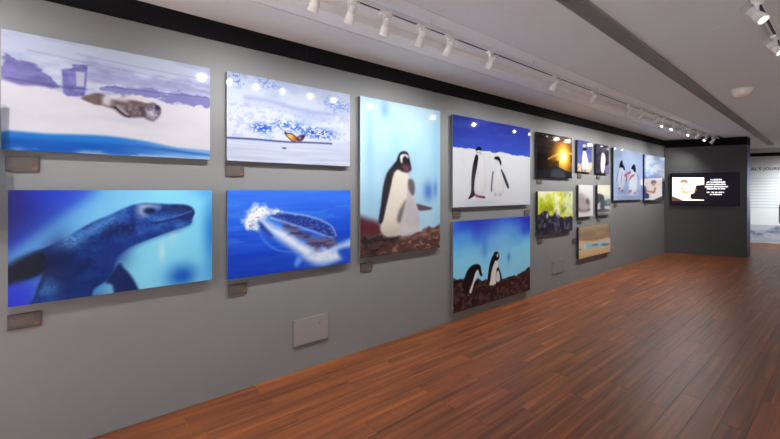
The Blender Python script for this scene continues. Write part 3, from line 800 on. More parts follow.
def paint_whale_fluke(k, t):
    k.stops(k.v, [(0, (202, 216, 246)), (0.25, (216, 226, 248)), (0.6, (226, 232, 248)), (1, (210, 220, 244))])
    k.mix(0.5 * step(k.noise(5, 5, 4), 0.5, 0.72) * (k.v < 0.55), (178, 196, 240))
    k.stroke(t['ridge'], 0.05, (160, 174, 228), 0.7, 0.06)
    k.stroke([(p[0], p[1] + 0.07) for p in t['ridge']], 0.03, (182, 194, 236), 0.6, 0.06)
    fine = k.noise(70, 60, 11, 2)
    for nm, th, al, col in (('mott_ul', 0.52, 0.9, (92, 132, 220)), ('mott_ul2', 0.50, 0.7, (120, 152, 228)), ('mott_ur', 0.5, 0.75, (120, 150, 222)), ('mott_l', 0.40, 1.0, (44, 98, 214)), ('mott_m', 0.46, 0.9, (70, 118, 220)), ('mott_r', 0.38, 1.0, (36, 90, 212))):
        k.mix(k.blob_mask(t[nm], 3.0) * step(fine, th, th + 0.1) * al, col)
    k.mix(0.35 * step(k.noise(40, 30, 14, 3), 0.56, 0.66) * (k.v > 0.3) * (k.v < 0.72), (150, 176, 234))
    k.poly(t['sea'], (208, 218, 243), 0.02)
    k.grain(0.05, 4, 60, 17, step(k.v, 0.74, 0.8), 2)
    k.stroke(t['line'], 0.022, (64, 76, 140), 0.9, 0.014)
    k.poly(t['fluke_l'], (204, 142, 54), 0.010)
    k.blob(t['fluke_pale'], (246, 218, 172), 0.75)
    k.blob(t['fluke_red'], (140, 66, 36), 0.8)
    k.poly(t['fluke_r'], (66, 46, 74), 0.010)
    k.blob(t['fluke_grey'], (190, 172, 152), 0.85)
    k.stroke(t['fluke_l'][:5], 0.013, (48, 36, 36), 0.95)
    k.stroke(t['fluke_l'][6:] + t['fluke_l'][:1], 0.012, (58, 38, 34), 0.9)
    k.blob(t['tip'], (44, 58, 70), 0.9, 3.0)
    k.blob(t['dot'], (50, 56, 110), 0.9, 3.0)

def paint_whale_surface(k, t):
    k.stops(k.v + 0.1 * (k.u - 0.5), [(0, (38, 108, 230)), (0.3, (22, 90, 222)), (0.65, (12, 70, 206)), (1, (6, 56, 186))])
    k.grain(0.055, 3, 16, 6, None, 3)
    k.mix(0.35 * step(k.noise(3, 14, 9, 3), 0.56, 0.7), (70, 136, 236))
    k.blob([(0.72, 0.84), (0.90, 0.84), (0.72, 1.0)], (120, 170, 238), 0.6)
    k.poly(t['body'], (222, 230, 246), 0.07)
    k.mix(k.mask(t['body'], 0.05) * step(k.noise(9, 9, 12), 0.45, 0.65) * 0.5, (140, 180, 238))
    k.poly(t['notch'], (20, 72, 196), 0.05, alpha=0.85)
    k.poly(t['bubble'], (22, 50, 144), 0.03)
    k.grain(0.10, 60, 40, 15, k.mask(t['bubble'], 0.02))
    k.stroke(t['rim'], 0.008, (214, 226, 246), 0.8, 0.035)
    k.stroke(t['rim2'], 0.012, (216, 224, 244), 0.8, 0.045)
    k.mix(k.mask(t['bubble'], 0.02) * step(k.noise(50, 60, 31, 2), 0.62, 0.74) * 0.5, (120, 150, 214))
    m = k.mask(t['dark'], 0.04, wobble=0.08, seed=19)
    k.mix(m * 0.92, (104, 88, 112))
    k.mix(m * step(k.noise(10, 26, 23), 0.46, 0.6) * 0.8, (46, 40, 88))
    k.stroke(t['arc'], 0.008, (110, 164, 240), 0.7, 0.035)
    k.stroke([(p[0] + 0.03, p[1] + 0.03) for p in t['arc']], 0.006, (60, 122, 224), 0.5, 0.03)
    k.poly(t['tail'], (92, 152, 236), 0.03, alpha=0.9)
    k.poly(t['hollow'], (14, 40, 132), 0.03, alpha=0.85)
    m = k.mask(t['splash'], 0.035, wobble=0.10, seed=28)
    k.mix(m, (234, 238, 246))
    k.mix(m * step(k.noise(40, 30, 29, 3), 0.52, 0.66) * 0.5, (168, 186, 222))
    k.mix(m * step(k.noise(60, 44, 30, 2), 0.66, 0.78) * 0.6, (104, 120, 170))

def rocky(k, m, base, dark, lightc, seed, sx=30, sy=40):
    k.mix(m, base)
    n = k.noise(sx, sy, seed, 3)
    k.mix(m * step(n, 0.5, 0.62) * 0.8, lightc)
    k.mix(m * step(1 - n, 0.5, 0.62) * 0.8, dark)

def paint_penguin_and_chick(k, t):
    k.stops(k.noise(2.5, 2.5, 3, 3) * 0.7 + 0.3 * (1 - k.v), [(0.2, (150, 202, 238)), (0.45, (178, 220, 244)), (0.7, (200, 230, 248))])
    k.blob([(0.10, 0.3), (0.16, 0.3), (0.10, 0.65)], (140, 198, 238), 0.6)
    k.blob([(0.27, 0.06), (0.33, 0.06), (0.27, 0.13)], (128, 186, 236), 0.7)
    k.blob([(0.95, 0.3), (1.05, 0.3), (0.95, 0.8)], (150, 204, 238), 0.6)
    k.blob(t['smear'], (58, 108, 204), 0.8)
    k.blob([(0.93, 0.57), (0.96, 0.57), (0.93, 0.63)], (70, 124, 212), 0.7)
    k.poly(t['rock_left'], (92, 40, 50), 0.03)
    m = k.mask(t['rock'], 0.015, wobble=0.05, seed=3)
    rocky(k, m, (106, 72, 68), (52, 34, 36), (150, 112, 104), 44, 22, 50)
    k.mix(m * (1 - step(k.u, 0.3, 0.6)) * step(k.noise(9, 14, 48, 3), 0.40, 0.6) * 0.75, (44, 36, 42))
    mr = m * k.mask(t['rock_red'], 0.04)
    rocky(k, mr * 0.85, (132, 88, 80), (88, 54, 50), (172, 128, 116), 49, 26, 46)
    k.poly(t['wing'], (92, 74, 88), 0.01)
    k.poly(t['belly'], (236, 228, 216), 0.012)
    k.mix(k.mask(t['belly'], 0.02) * step(k.v, 0.74, 0.9) * 0.5, (176, 158, 146))
    k.poly(t['back'], (42, 38, 48), 0.010)
    k.poly(t['head'], (34, 32, 40), 0.010)
    k.poly(t['patch'], (236, 234, 236), 0.010)
    k.poly(t['bill'], (138, 72, 84), 0.02, alpha=0.75)
    k.poly(t['gap'], (104, 92, 96), 0.02, alpha=0.85)
    k.poly(t['chick'], (204, 198, 204), 0.012)
    k.grain(0.04, 12, 16, 52, k.mask(t['chick'], 0.02))
    k.mix(k.mask(t['chick'], 0.04) * step(k.v, 0.78, 0.86) * 0.5, (232, 226, 226))
    k.poly(t['chick_head'], (104, 98, 110), 0.015)
    k.mix(m * step(k.v, 0.905, 0.93) * step(k.noise(22, 50, 44, 3), 0.42, 0.5), (84, 56, 54))

def paint_pair_on_snow(k, t):
    k.stops(k.v, [(0, (44, 58, 176)), (0.2, (50, 70, 188)), (0.42, (66, 98, 206))])
    k.mix(0.35 * step(k.noise(3, 12, 5), 0.5, 0.7), (74, 104, 208))
    m = k.poly(t['snow'], (232, 236, 242), 0.006, wobble=0.03, seed=8)
    k.mix(m * step(k.noise(5, 9, 8), 0.55, 0.75) * 0.35, (214, 222, 236))
    k.blob([(0.3, 0.96), (0.6, 0.96), (0.3, 1.0)], (204, 214, 230), 0.5)
    for nm in ('body1', 'body2'):
        k.poly(t[nm], (222, 223, 234), 0.02)
        c_ = np.array(t[nm]).mean(0)
        k.poly([tuple(c_ + (np.array(p) - c_) * 0.78) for p in t[nm]], (236, 236, 242), 0.03)
    k.poly(t['back'], (24, 24, 38), 0.008)
    k.poly(t['cap'], (16, 16, 22), 0.006)
    k.stroke([(t['cap'][0][0], t['cap'][0][1] + 0.035), (t['cap'][3][0], t['cap'][3][1] + 0.03)], 0.006, (40, 40, 50), 0.8)
    k.poly(t['feet'], (176, 84, 96), 0.010)
    k.poly(t['feet'][2:], (70, 34, 44), 0.010, False)
    k.poly(t['cap2'], (22, 24, 32), 0.008)
    k.stroke(t['fl'], 0.022, (66, 70, 84), 0.95)
    k.poly(t['fr'], (58, 62, 78), 0.008)
    bx = np.array(t['body2'])
    for du in (-0.035, 0.03):
        k.blob([(bx[:, 0].mean() + du, bx[:, 1].max()), (bx[:, 0].mean() + du + 0.012, 0), (0, bx[:, 1].max() + 0.02)], (196, 150, 150), 0.7)

def paint_family_on_ridge(k, t):
    k.stops(k.v + 0.35 * (k.noise(3, 3, 6, 3) - 0.5), [(0, (32, 48, 186)), (0.13, (44, 92, 216)), (0.26, (86, 164, 236)), (0.42, (132, 208, 246)), (0.7, (142, 216, 248)), (1, (120, 200, 244))])
    k.blob([(0.55, 0.25), (0.85, 0.25), (0.55, 0.5)], (150, 208, 246), 0.5)
    k.blob([(0.92, 0.18), (1.02, 0.18), (0.92, 0.26)], (40, 76, 196), 0.6)
    k.blob([(0.68, 0.50), (0.70, 0.50), (0.68, 0.56)], (50, 110, 206), 0.8)
    k.blob([(0.36, 0.3), (0.40, 0.3), (0.36, 0.48)], (62, 120, 216), 0.5)
    m = k.mask(t['ground'], 0.008, wobble=0.06, seed=4)
    rocky(k, m, (50, 30, 33), (28, 16, 20), (82, 54, 54), 61, 36, 30)
    k.poly(t['black1'], (12, 12, 20), 0.008)
    k.poly(t['white1'], (226, 220, 218), 0.010)
    b1 = t['black1']
    k.blob([(b1[6][0] + 0.02, b1[6][1] + 0.02), (b1[6][0] + 0.035, 0), (0, b1[6][1] + 0.035)], (226, 226, 230), 0.8, 3.0)
    k.poly(t['white2'], (230, 224, 218), 0.008)
    k.poly(t['back2'], (14, 14, 22), 0.008)
    k.poly(t['head2'], (14, 14, 20), 0.008)
    h2 = np.array(t['head2']).mean(0)
    k.blob([(h2[0] + 0.015, h2[1] - 0.005), (h2[0] + 0.032, 0), (0, h2[1] + 0.02)], (228, 228, 232), 0.8, 3.0)
    k.poly(t['chick'], (44, 42, 54), 0.008)
    k.poly(t['chick_w'], (224, 220, 222), 0.008)

def paint_sunset(k, t):
    k.fill((20, 15, 14))
    (cx, cy), (rx, _), (_, ry) = t['sun']
    r = np.sqrt(((k.u - cx) * k.asp) ** 2 + ((k.v - cy) * 1.1) ** 2)
    for rad, col, al in ((0.75, (110, 66, 26), 0.8), (0.52, (196, 124, 34), 0.9), (0.36, (244, 184, 60), 0.95), (0.24, (255, 230, 126), 1.0), (0.13, (255, 252, 226), 1.0)):
        k.mix(np.exp(-(r / rad) ** 2 * 1.6) * al, col)
    k.mix(0.7 * step(k.noise(3, 9, 12), 0.55, 0.68) * step(r, 0.22, 0.5), (40, 24, 16))
    k.mix(step(0.35 - k.u, 0.0, 0.3) * 0.8, (18, 14, 14))
    k.stroke(t['streak'], 0.03, (250, 200, 90), 0.7, 0.05)
    k.stroke(t['streak2'], 0.03, (150, 66, 34), 0.8, 0.03)
    k.poly(t['hill'], (26, 26, 30), 0.01)
    k.poly(t['grey'], (54, 62, 66), 0.05, alpha=0.9)
    for nm in ('pa', 'pb'):
        k.stroke(t[nm], 0.05, (16, 14, 14), 1.0, 0.015)

def paint_mossy_colony(k, t):
    k.stops(k.noise(6, 5, 8, 4), [(0.28, (110, 120, 40)), (0.42, (180, 190, 52)), (0.55, (206, 212, 90)), (0.7, (232, 234, 200))])
    k.blob([(0.28, 0.35), (0.5, 0.35), (0.28, 0.62)], (182, 190, 36), 0.6)
    k.mix(step(k.u, 0.55, 0.8) * step(k.noise(7, 6, 18), 0.45, 0.6) * 0.7, (214, 222, 206))
    k.stroke([(0.47, 0.0), (0.50, 0.3), (0.49, 0.5)], 0.08, (224, 230, 196), 0.6, 0.06)
    m = k.mask(t['dark'], 0.02, wobble=0.10, seed=5)
    k.mix(m, (38, 38, 54))
    k.mix(m * step(k.noise(16, 10, 25, 3), 0.52, 0.66) * 0.65, (104, 104, 122))
    k.mix(m * step(k.noise(22, 14, 27, 3), 0.6, 0.7) * 0.5, (90, 70, 70))
    k.blob(t['pale_patch'], (226, 226, 220), 0.8, 3.0)
    k.blob([(0.25, 0.57), (0.28, 0.57), (0.25, 0.64)], (206, 206, 214), 0.8, 3.0)

def paint_small_penguin(k, t):
    k.stops(k.v, [(0, (76, 84, 152)), (0.5, (92, 104, 176)), (1, (80, 90, 160))])
    k.grain(0.05, 6, 6, 3)
    m = k.mask(t['ground'], 0.03, wobble=0.1, seed=3)
    rocky(k, m, (204, 174, 154), (150, 120, 108), (232, 216, 204), 9, 12, 14)
    k.poly(t['body'], (236, 238, 244), 0.03)
    k.poly(t['cap'], (18, 18, 28), 0.02)
    k.blob(t['tip'], (232, 236, 244), 0.9, 3.0)

def paint_dark_penguin(k, t):
    k.stops(k.noise(8, 8, 4), [(0.3, (34, 32, 46)), (0.7, (74, 68, 96))])
    k.poly(t['patch'], (124, 116, 166), 0.05)
    k.poly(t['cap'], (92, 86, 104), 0.04, alpha=0.7)
    k.poly(t['body'], (236, 232, 232), 0.03)
    k.stroke([(t['body'][3][0], t['body'][3][1]), (t['body'][4][0], t['body'][4][1])], 0.05, (206, 180, 150), 0.6, 0.04)

def paint_fluffy_chick(k, t):
    k.stops(k.v, [(0, (236, 236, 240)), (0.6, (226, 222, 224)), (1, (232, 230, 234))])
    m = k.poly(t['chick'], (176, 164, 166), 0.12)
    k.grain(0.09, 16, 16, 5, m)
    k.poly(t['low'], (96, 82, 86), 0.08, alpha=0.8)
    k.poly(t['face'], (92, 84, 92), 0.06, alpha=0.85)

def paint_misty_harbour(k, t):
    k.stops(k.v, [(0, (230, 230, 198)), (0.3, (228, 228, 214)), (0.5, (176, 186, 186)), (0.75, (190, 190, 190)), (1, (150, 144, 150))])
    k.poly(t['dark'], (58, 64, 72), 0.05, wobble=0.08, seed=3)
    k.blob([(0.85, 0.58), (1.1, 0.58), (0.85, 0.68)], (130, 146, 150), 0.8)
    k.poly(t['boat'], (76, 64, 76), 0.03)
    k.blob([(0.3, 0.98), (0.9, 0.98), (0.3, 1.08)], (104, 96, 106), 0.8)

def paint_beach(k, t):
    k.stops(k.v, [(0, (170, 148, 116)), (0.2, (146, 124, 100)), (0.45, (150, 126, 106)), (1, (170, 140, 110))])
    k.mix(0.4 * step(k.noise(3, 8, 5), 0.5, 0.7), (186, 160, 120))
    k.blob([(1.0, 0.0), (1.08, 0.0), (1.0, 0.4)], (110, 100, 96), 0.8)
    k.poly(t['shore'], (216, 190, 152), 0.05)
    k.mix(k.mask(t['shore'], 0.05) * step(k.v, 0.72, 1.0) * 0.7, (206, 166, 116))
    k.poly(t['wave'], (138, 192, 212), 0.05, wobble=0.1, seed=6)
    k.mix(k.mask(t['wave'], 0.05) * step(k.noise(12, 10, 16), 0.5, 0.65) * 0.7, (206, 220, 224))
    k.poly(t['dark'], (64, 62, 66), 0.04, alpha=0.85)
    k.poly(t['dark2'], (60, 76, 92), 0.04, alpha=0.7)
    k.stroke([(0.0, 0.70), (0.06, 0.70)], 0.03, (90, 70, 58), 0.8)

def paint_penguin_group(k, t):
    k.stops(k.v, [(0, (176, 196, 232)), (0.5, (170, 190, 228)), (0.8, (156, 176, 220)), (1, (164, 182, 224))])
    k.grain(0.02, 4, 8, 3)
    for nm in ('w1', 'w2'):
        k.poly(t[nm], (206, 214, 234), 0.04)
    for nm in ('h1', 'h2', 'h3'):
        k.poly(t[nm], (24, 22, 40), 0.012)
    for nm in ('b1', 'b2', 'b3'):
        k.stroke(t[nm], 0.045, (178, 92, 96), 0.95, 0.02)
    for nm in ('f1', 'f2', 'f3'):
        k.stroke(t[nm], 0.022, (96, 100, 132), 0.9, 0.012)
    for nm in ('ft1', 'ft2', 'ft3', 'ft4'):
        k.stroke(t[nm], 0.04, (176, 96, 104), 0.95, 0.02)
    k.blob([(0.5, 0.9), (0.9, 0.9), (0.5, 0.93)], (214, 222, 240), 0.6)

def paint_ice_water(k, t):
    k.stops(k.noise(3, 9, 5, 4), [(0.3, (150, 180, 232)), (0.5, (200, 218, 246)), (0.7, (236, 242, 252))])
    k.mix(step(k.v, 0.42, 0.6) * 0.92, (52, 62, 92))
    k.mix(step(k.v, 0.5, 0.8) * step(k.noise(5, 10, 8), 0.5, 0.7) * 0.5, (96, 112, 150))
    k.mix((1 - step(k.u, 0.0, 0.1)) * 0.6, (60, 84, 170))

def face_mesh(name, cv, size, place, gain=0.8):
    """regular grid with the painted colours; place(u, v) gives the point in local space"""
    w, h = cv.w, cv.h
    uu, vv = cv.u.ravel(), cv.v.ravel()
    co = place(uu, vv)
    idx = np.arange(w * h).reshape(h, w)
    quads = np.stack([idx[1:, :-1], idx[1:, 1:], idx[:-1, 1:], idx[:-1, :-1]], -1).reshape(-1, 4)
    me = bpy.data.meshes.new(name)
    me.vertices.add(w * h)
    me.vertices.foreach_set('co', co.astype(np.float32).ravel())
    nq = len(quads)
    me.loops.add(nq * 4)
    me.loops.foreach_set('vertex_index', quads.astype(np.int32).ravel())
    me.polygons.add(nq)
    me.polygons.foreach_set('loop_start', np.arange(0, nq * 4, 4, dtype=np.int32))
    me.polygons.foreach_set('loop_total', np.full(nq, 4, dtype=np.int32))
    me.update(calc_edges=True)
    a = me.color_attributes.new('ink', 'FLOAT_COLOR', 'POINT')
    c = np.ones((w * h, 4), dtype=np.float32)
    c[:, :3] = lin(np.clip(cv.c.reshape(-1, 3), 0, 1)) * gain
    a.data.foreach_set('color', c.ravel())
    return me

BACK, FACE = 0.012, 0.045      # prints stand a little off the wall
PRINTS = [
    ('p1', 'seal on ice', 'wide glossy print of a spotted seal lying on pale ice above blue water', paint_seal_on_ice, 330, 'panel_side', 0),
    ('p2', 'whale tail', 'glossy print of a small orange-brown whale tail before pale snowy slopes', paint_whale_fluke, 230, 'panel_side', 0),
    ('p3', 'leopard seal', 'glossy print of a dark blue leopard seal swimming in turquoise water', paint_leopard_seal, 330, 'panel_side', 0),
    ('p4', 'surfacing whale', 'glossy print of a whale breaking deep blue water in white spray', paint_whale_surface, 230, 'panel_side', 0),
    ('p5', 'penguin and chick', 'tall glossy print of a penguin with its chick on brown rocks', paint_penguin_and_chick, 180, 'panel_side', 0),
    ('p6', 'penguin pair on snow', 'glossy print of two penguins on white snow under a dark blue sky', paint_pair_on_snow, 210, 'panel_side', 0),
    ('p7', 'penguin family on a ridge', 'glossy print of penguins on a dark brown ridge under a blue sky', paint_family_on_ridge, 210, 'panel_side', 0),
    ('p8', 'sunset', 'dark boxed print of a golden sunset behind two tiny penguins', paint_sunset, 110, 'frame_dark', 1),
    ('p9', 'mossy colony', 'boxed print of yellow-green moss above a dark penguin colony', paint_mossy_colony, 110, 'frame_dark', 1),
    ('p10', 'penguin against blue', 'small boxed print of one white-breasted penguin against a blue ground', paint_small_penguin, 64, 'frame_dark', 1),
    ('p11', 'penguin against dark', 'small boxed print of one pale penguin against a nearly black ground', paint_dark_penguin, 64, 'frame_dark', 1),
    ('p12', 'fluffy chick', 'small boxed print of a grey fluffy chick on a white ground', paint_fluffy_chick, 64, 'frame_dark', 1),
    ('p13', 'misty harbour', 'small boxed print of dark shapes on grey water under a cream sky', paint_misty_harbour, 64, 'frame_dark', 1),
    ('p14', 'beach with blue wave', 'low boxed print of a tan beach with a pale blue wave', paint_beach, 110, 'frame_dark', 1),
    ('p15', 'penguin group', 'print of three white penguins with red bills on pale blue', paint_penguin_group, 110, 'frame_dark', 1),
    ('p16', 'icy water', 'pale icy blue print on the wall beside the corner and the screen', paint_ice_water, 90, 'frame_dark', 1),
]
PRINT_GAIN = {'p1': 0.50, 'p2': 0.49, 'p3': 0.74, 'p4': 0.76, 'p5': 0.60, 'p6': 0.55, 'p7': 0.80, 'p8': 0.85, 'p9': 0.80, 'p10': 0.6, 'p11': 0.6, 'p12': 0.6, 'p13': 0.7, 'p14': 0.8, 'p15': 0.62, 'p16': 0.7}    # colour gain of each print, tuned one by one
for key, short, label, painter, res, side, boxed in PRINTS:
    s0, s1, zb, zt = RECT[key]
    w, h = s1 - s0, zt - zb
    cv = Canvas(res, max(24, int(res * h / w)), w / h)
    painter(cv, TRACE.get(key, {}))
    t = thing('photo_print', label, 'print', (0, (s0 + s1) / 2, zb), group='photographic prints on the grey wall')
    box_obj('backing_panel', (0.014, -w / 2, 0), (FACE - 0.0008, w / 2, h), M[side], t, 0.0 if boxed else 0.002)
    for sy in (-1, 1):                      # hidden wall battens that carry the panel
        box_obj('spacer', (-0.0108 if (s0 + s1) / 2 + sy * w * 0.36 > 9.62 else 0.0012, sy * w * 0.36 - 0.02, h * 0.18), (0.014, sy * w * 0.36 + 0.02, h * 0.82), M['frame_dark'], t)
    me = face_mesh('printed_face', cv, (w, h), lambda u, v: np.stack([np.full_like(u, FACE), (u - 0.5) * w, (1 - v) * h], -1), PRINT_GAIN.get(key, 0.75))
    me.materials.append(M['print'])
    f = bpy.data.objects.new('printed_face', me)
    COL.objects.link(f)
    f.parent = t
    f['label'] = 'glossy photograph of ' + {'sunset': 'a golden sunset'}.get(short, short)

# ------------------------------------------------------------------ plaques, cover plates, acrylic sheet
PLAQUES = [
    ('p1', -0.400, 1.607, 'spotted seal print'), ('p3', -0.392, 0.737, 'leopard seal print'), ('p2', 0.728, 1.608, 'whale tail print'), ('p4', 0.748, 0.722, 'deep blue whale print'),
    ('p5', 1.918, 0.737, 'tall penguin and chick print'), ('p6', 3.186, 1.189, 'snow penguin print, beside the tall print'), ('p7', 4.665, 1.149, 'snow penguin print, towards the sunset print'),
    ('p8', 4.996, 1.606, 'sunset print'), ('p9', 5.005, 0.727, 'mossy colony print'), ('p10', 6.254, 1.716, 'blue small penguin print'), ('p11', 6.980, 1.715, 'dark small penguin print'),
    ('p12', 6.268, 0.954, 'fluffy chick print'), ('p13', 7.016, 0.958, 'misty harbour print'), ('p14', 6.075, 0.635, None), ('p15', 7.747, 1.191, 'penguin group print'), ('p16', 9.423, 1.185, 'icy water print by the corner'),
]
def make_plaque():
    t = thing('caption_plaque', '', 'plaque')
    box_obj('plate', (0.0, 0.0, 0.0), (0.009, 0.135, 0.086), M['plaque'], t, 0.0015)
    bm = bmesh.new()
    rr = random.Random(3)
    for k in range(5):
        z = 0.070 - k * 0.011
        y = 0.012
        while y < 0.100:
            l = rr.uniform(0.008, 0.022)
            add_box(bm, (0.0088, y, z), (0.0094, min(y + l, 0.106), z + 0.0035))
            y += l + 0.004
    obj('text_lines', bm, M['plaque_line'], t)
    bm = bmesh.new()
    for k in range(2):
        a = [(0.112 + k * 0.010 + 0.0035 * math.cos(q * math.pi / 4), 0.020 + 0.0060 * math.sin(q * math.pi / 4)) for q in range(8)]
        b = [(0.112 + k * 0.010 + 0.0018 * math.cos(q * math.pi / 4), 0.020 + 0.0038 * math.sin(q * math.pi / 4)) for q in range(8)]
        va = [bm.verts.new((0.0096, y, z)) for y, z in a]
        vb = [bm.verts.new((0.0096, y, z)) for y, z in b]
        for q in range(8):
            bm.faces.new((va[q], va[(q + 1) % 8], vb[(q + 1) % 8], vb[q]))
    o = obj('number_mark', bm, M['orange'], t)
    o['label'] = 'orange mark in the lower corner'
    return t
plq = make_plaque()
for i, (key, s, z, of) in enumerate(PLAQUES):
    o = plq if i == 0 else copy_tree(plq)
    o.location = (0.0012, s, z)
    if of is None:
        o['label'] = 'small dark caption plaque beside the tan beach print'
    else:
        o['label'] = 'small dark caption plaque under the ' + of
    o['group'] = 'caption plaques'

t = thing('access_plate', 'large brushed steel access plate with keyhole low on the grey wall', 'cover plate', (0.0012, 1.258, 0.219))
box_obj('cover', (0.004, 0.0, 0.0), (0.017, 0.318, 0.214), M['steel'], t, 0.0015)
box_obj('recess_box', (0.0, 0.006, 0.006), (0.006, 0.312, 0.208), M['slot'], t)
bm = bmesh.new()
mm = Matrix.Translation((0.017, 0.232, 0.150)) @ Matrix.Rotation(math.pi / 2, 4, 'Y')
add_lathe(bm, [(0.0, 0.0), (0.011, 0.0), (0.011, 0.003), (0.009, 0.004), (0.0, 0.004)], mm, 16)
lk = obj('lock', bm, M['grille'], t)
box_obj('keyhole', (0.0205, 0.230, 0.143), (0.0215, 0.234, 0.157), M['slot'], lk)
t = thing('access_plate', 'smaller grey access plate low on the wall near the beach print', 'cover plate', (0.0012, 5.44, 0.225))
box_obj('cover', (0.002, 0.012, 0.012), (0.008, 0.34, 0.188), M['wall'], t, 0.001)
bm = bmesh.new()
for lo, hi in (((0, 0, 0), (0.011, 0.352, 0.009)), ((0, 0, 0.191), (0.011, 0.352, 0.2)), ((0, 0, 0.009), (0.011, 0.009, 0.191)), ((0, 0.343, 0.009), (0.011, 0.352, 0.191))):
    add_box(bm, lo, hi)
obj('rim', bm, M['steel'], t)

t = thing('acrylic_sheet', 'clear acrylic sheet on spacers at the end of the seal prints', 'acrylic sheet', (0.0012, -0.40, 1.29))
box_obj('sheet', (0.062, -0.42, 0.0), (0.068, 0.015, 0.67), M['acrylic'], t, 0.001)
for z in (0.06, 0.61):
    bm = bmesh.new()
    mm = Matrix.Translation((0.0, -0.36, z)) @ Matrix.Rotation(math.pi / 2, 4, 'Y')
    add_lathe(bm, [(0.0, 0.0), (0.009, 0.0), (0.009, 0.062), (0.0, 0.062)], mm, 14)
    obj('spacer', bm, M['steel'], t)

# ------------------------------------------------------------------ screen on the angled wall
def paint_screen(k, t):
    k.fill((13, 11, 17))
    k.poly(t['photo'], (252, 234, 220), 0.008, False)
    k.mix(k.mask(t['photo'], 0.008, False) * step(k.noise(3, 3, 4), 0.4, 0.7) * 0.35, (246, 214, 194))
    k.poly(t['shirt'], (255, 248, 240), 0.04, alpha=0.9)
    k.poly(t['corner'], (70, 46, 40), 0.03)
    k.poly(t['face'], (214, 160, 128), 0.015)
    k.poly(t['cap'], (118, 96, 96), 0.015)
    k.poly(t['arm'], (206, 140, 104), 0.015)
    k.poly(t['camera'], (20, 17, 20), 0.012)
    k.blob([(0.37, 0.52), (0.39, 0.52), (0.37, 0.57)], (150, 96, 74), 0.8, 3.0)
    n = k.noise(120, 2, 9, 1)
    cx = 0.668
    for v, half, h in ((0.205, 0.085, 0.038), (0.280, 0.135, 0.034), (0.352, 0.142, 0.034), (0.424, 0.172, 0.036), (0.492, 0.135, 0.030), (0.600, 0.130, 0.034), (0.668, 0.088, 0.030)):
        row = (np.abs(k.v - v) < h / 2) & (np.abs(k.u - cx) < half)
        words = step(k.noise(110, 30, int(v * 1000), 2), 0.30, 0.45)
        k.mix(row * words * 0.95, (226, 226, 232))
cv = Canvas(300, 180, 1.64)
paint_screen(cv, TRACE['tv'])
SW, SH = 1.263, 0.768
tv = thing('display_screen', 'wide black wall screen showing a man with a camera beside white text', 'screen', on_far(0.107 + SW / 2, 0.0015, 1.160), F_ANG)
box_obj('bezel', (-SW / 2, -0.055, 0), (SW / 2, -0.012, SH), M['screen_black'], tv, 0.004)
box_obj('mount', (-0.25, -0.012, 0.2), (0.25, 0.0, 0.6), M['slot'], tv)
me = face_mesh('display', cv, (SW, SH), lambda u, v: np.stack([(u - 0.5) * (SW - 0.03), np.full_like(u, -0.0555), 0.015 + (1 - v) * (SH - 0.03)], -1), 1.0)
me.materials.append(M['screen'])
f = bpy.data.objects.new('display', me)
COL.objects.link(f)
f.parent = tv
f['label'] = 'lit picture of a man with a camera and white text rows'

# blue mural on the return of the end wall
cv = Canvas(24, 150, 0.16)
cv.stops(cv.v, [(0, (104, 114, 190)), (0.25, (120, 132, 204)), (0.42, (204, 214, 236)), (0.62, (164, 176, 222)), (0.72, (108, 110, 178)), (1, (76, 76, 140))])  # lightened, palest at mid height: the strip's glow is in these colours
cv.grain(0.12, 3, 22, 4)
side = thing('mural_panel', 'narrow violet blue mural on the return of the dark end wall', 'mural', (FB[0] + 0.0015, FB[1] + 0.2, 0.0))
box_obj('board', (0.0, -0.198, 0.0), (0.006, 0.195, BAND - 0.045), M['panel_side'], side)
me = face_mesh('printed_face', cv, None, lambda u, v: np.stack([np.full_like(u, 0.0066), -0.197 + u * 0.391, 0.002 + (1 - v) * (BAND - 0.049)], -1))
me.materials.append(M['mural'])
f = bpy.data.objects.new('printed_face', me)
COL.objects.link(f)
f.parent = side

# heading wall: navy letters, faint text rows, snowy mountains along the foot
cv = Canvas(260, 60, 7.3)
cv.stops(cv.v, [(0, (150, 160, 178)), (0.4, (186, 194, 206)), (1, (204, 210, 216))])
ridge = 0.10 + 0.5 * (cv.noise(14, 1, 3, 4) - 0.3)
cv.mix(step(ridge - cv.v, -0.05, 0.05), (198, 212, 216))
cv.mix(step(cv.v, ridge, ridge + 0.1) * (1 - step(cv.v, ridge + 0.15, ridge + 0.5)) * step(cv.noise(30, 8, 6, 4), 0.40, 0.62) * 0.8, (112, 122, 148))
cv.mix(step(cv.v, 0.45, 0.7) * step(cv.noise(12, 6, 16, 4), 0.5, 0.7) * 0.5, (156, 164, 178))
mur = thing('mountain_mural', 'snowy grey mountain mural along the foot of the white heading wall', 'mural', on_j(0.0, 0.0015, 0.0), J_ANG)
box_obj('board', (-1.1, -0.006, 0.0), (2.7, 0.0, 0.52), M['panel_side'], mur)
me = face_mesh('printed_face', cv, None, lambda u, v: np.stack([-1.1 + u * 3.8, np.full_like(u, -0.0066), 0.002 + (1 - v) * 0.516], -1))
me.materials.append(M['mural'])
f = bpy.data.objects.new('printed_face', me)
COL.objects.link(f)
f.parent = mur

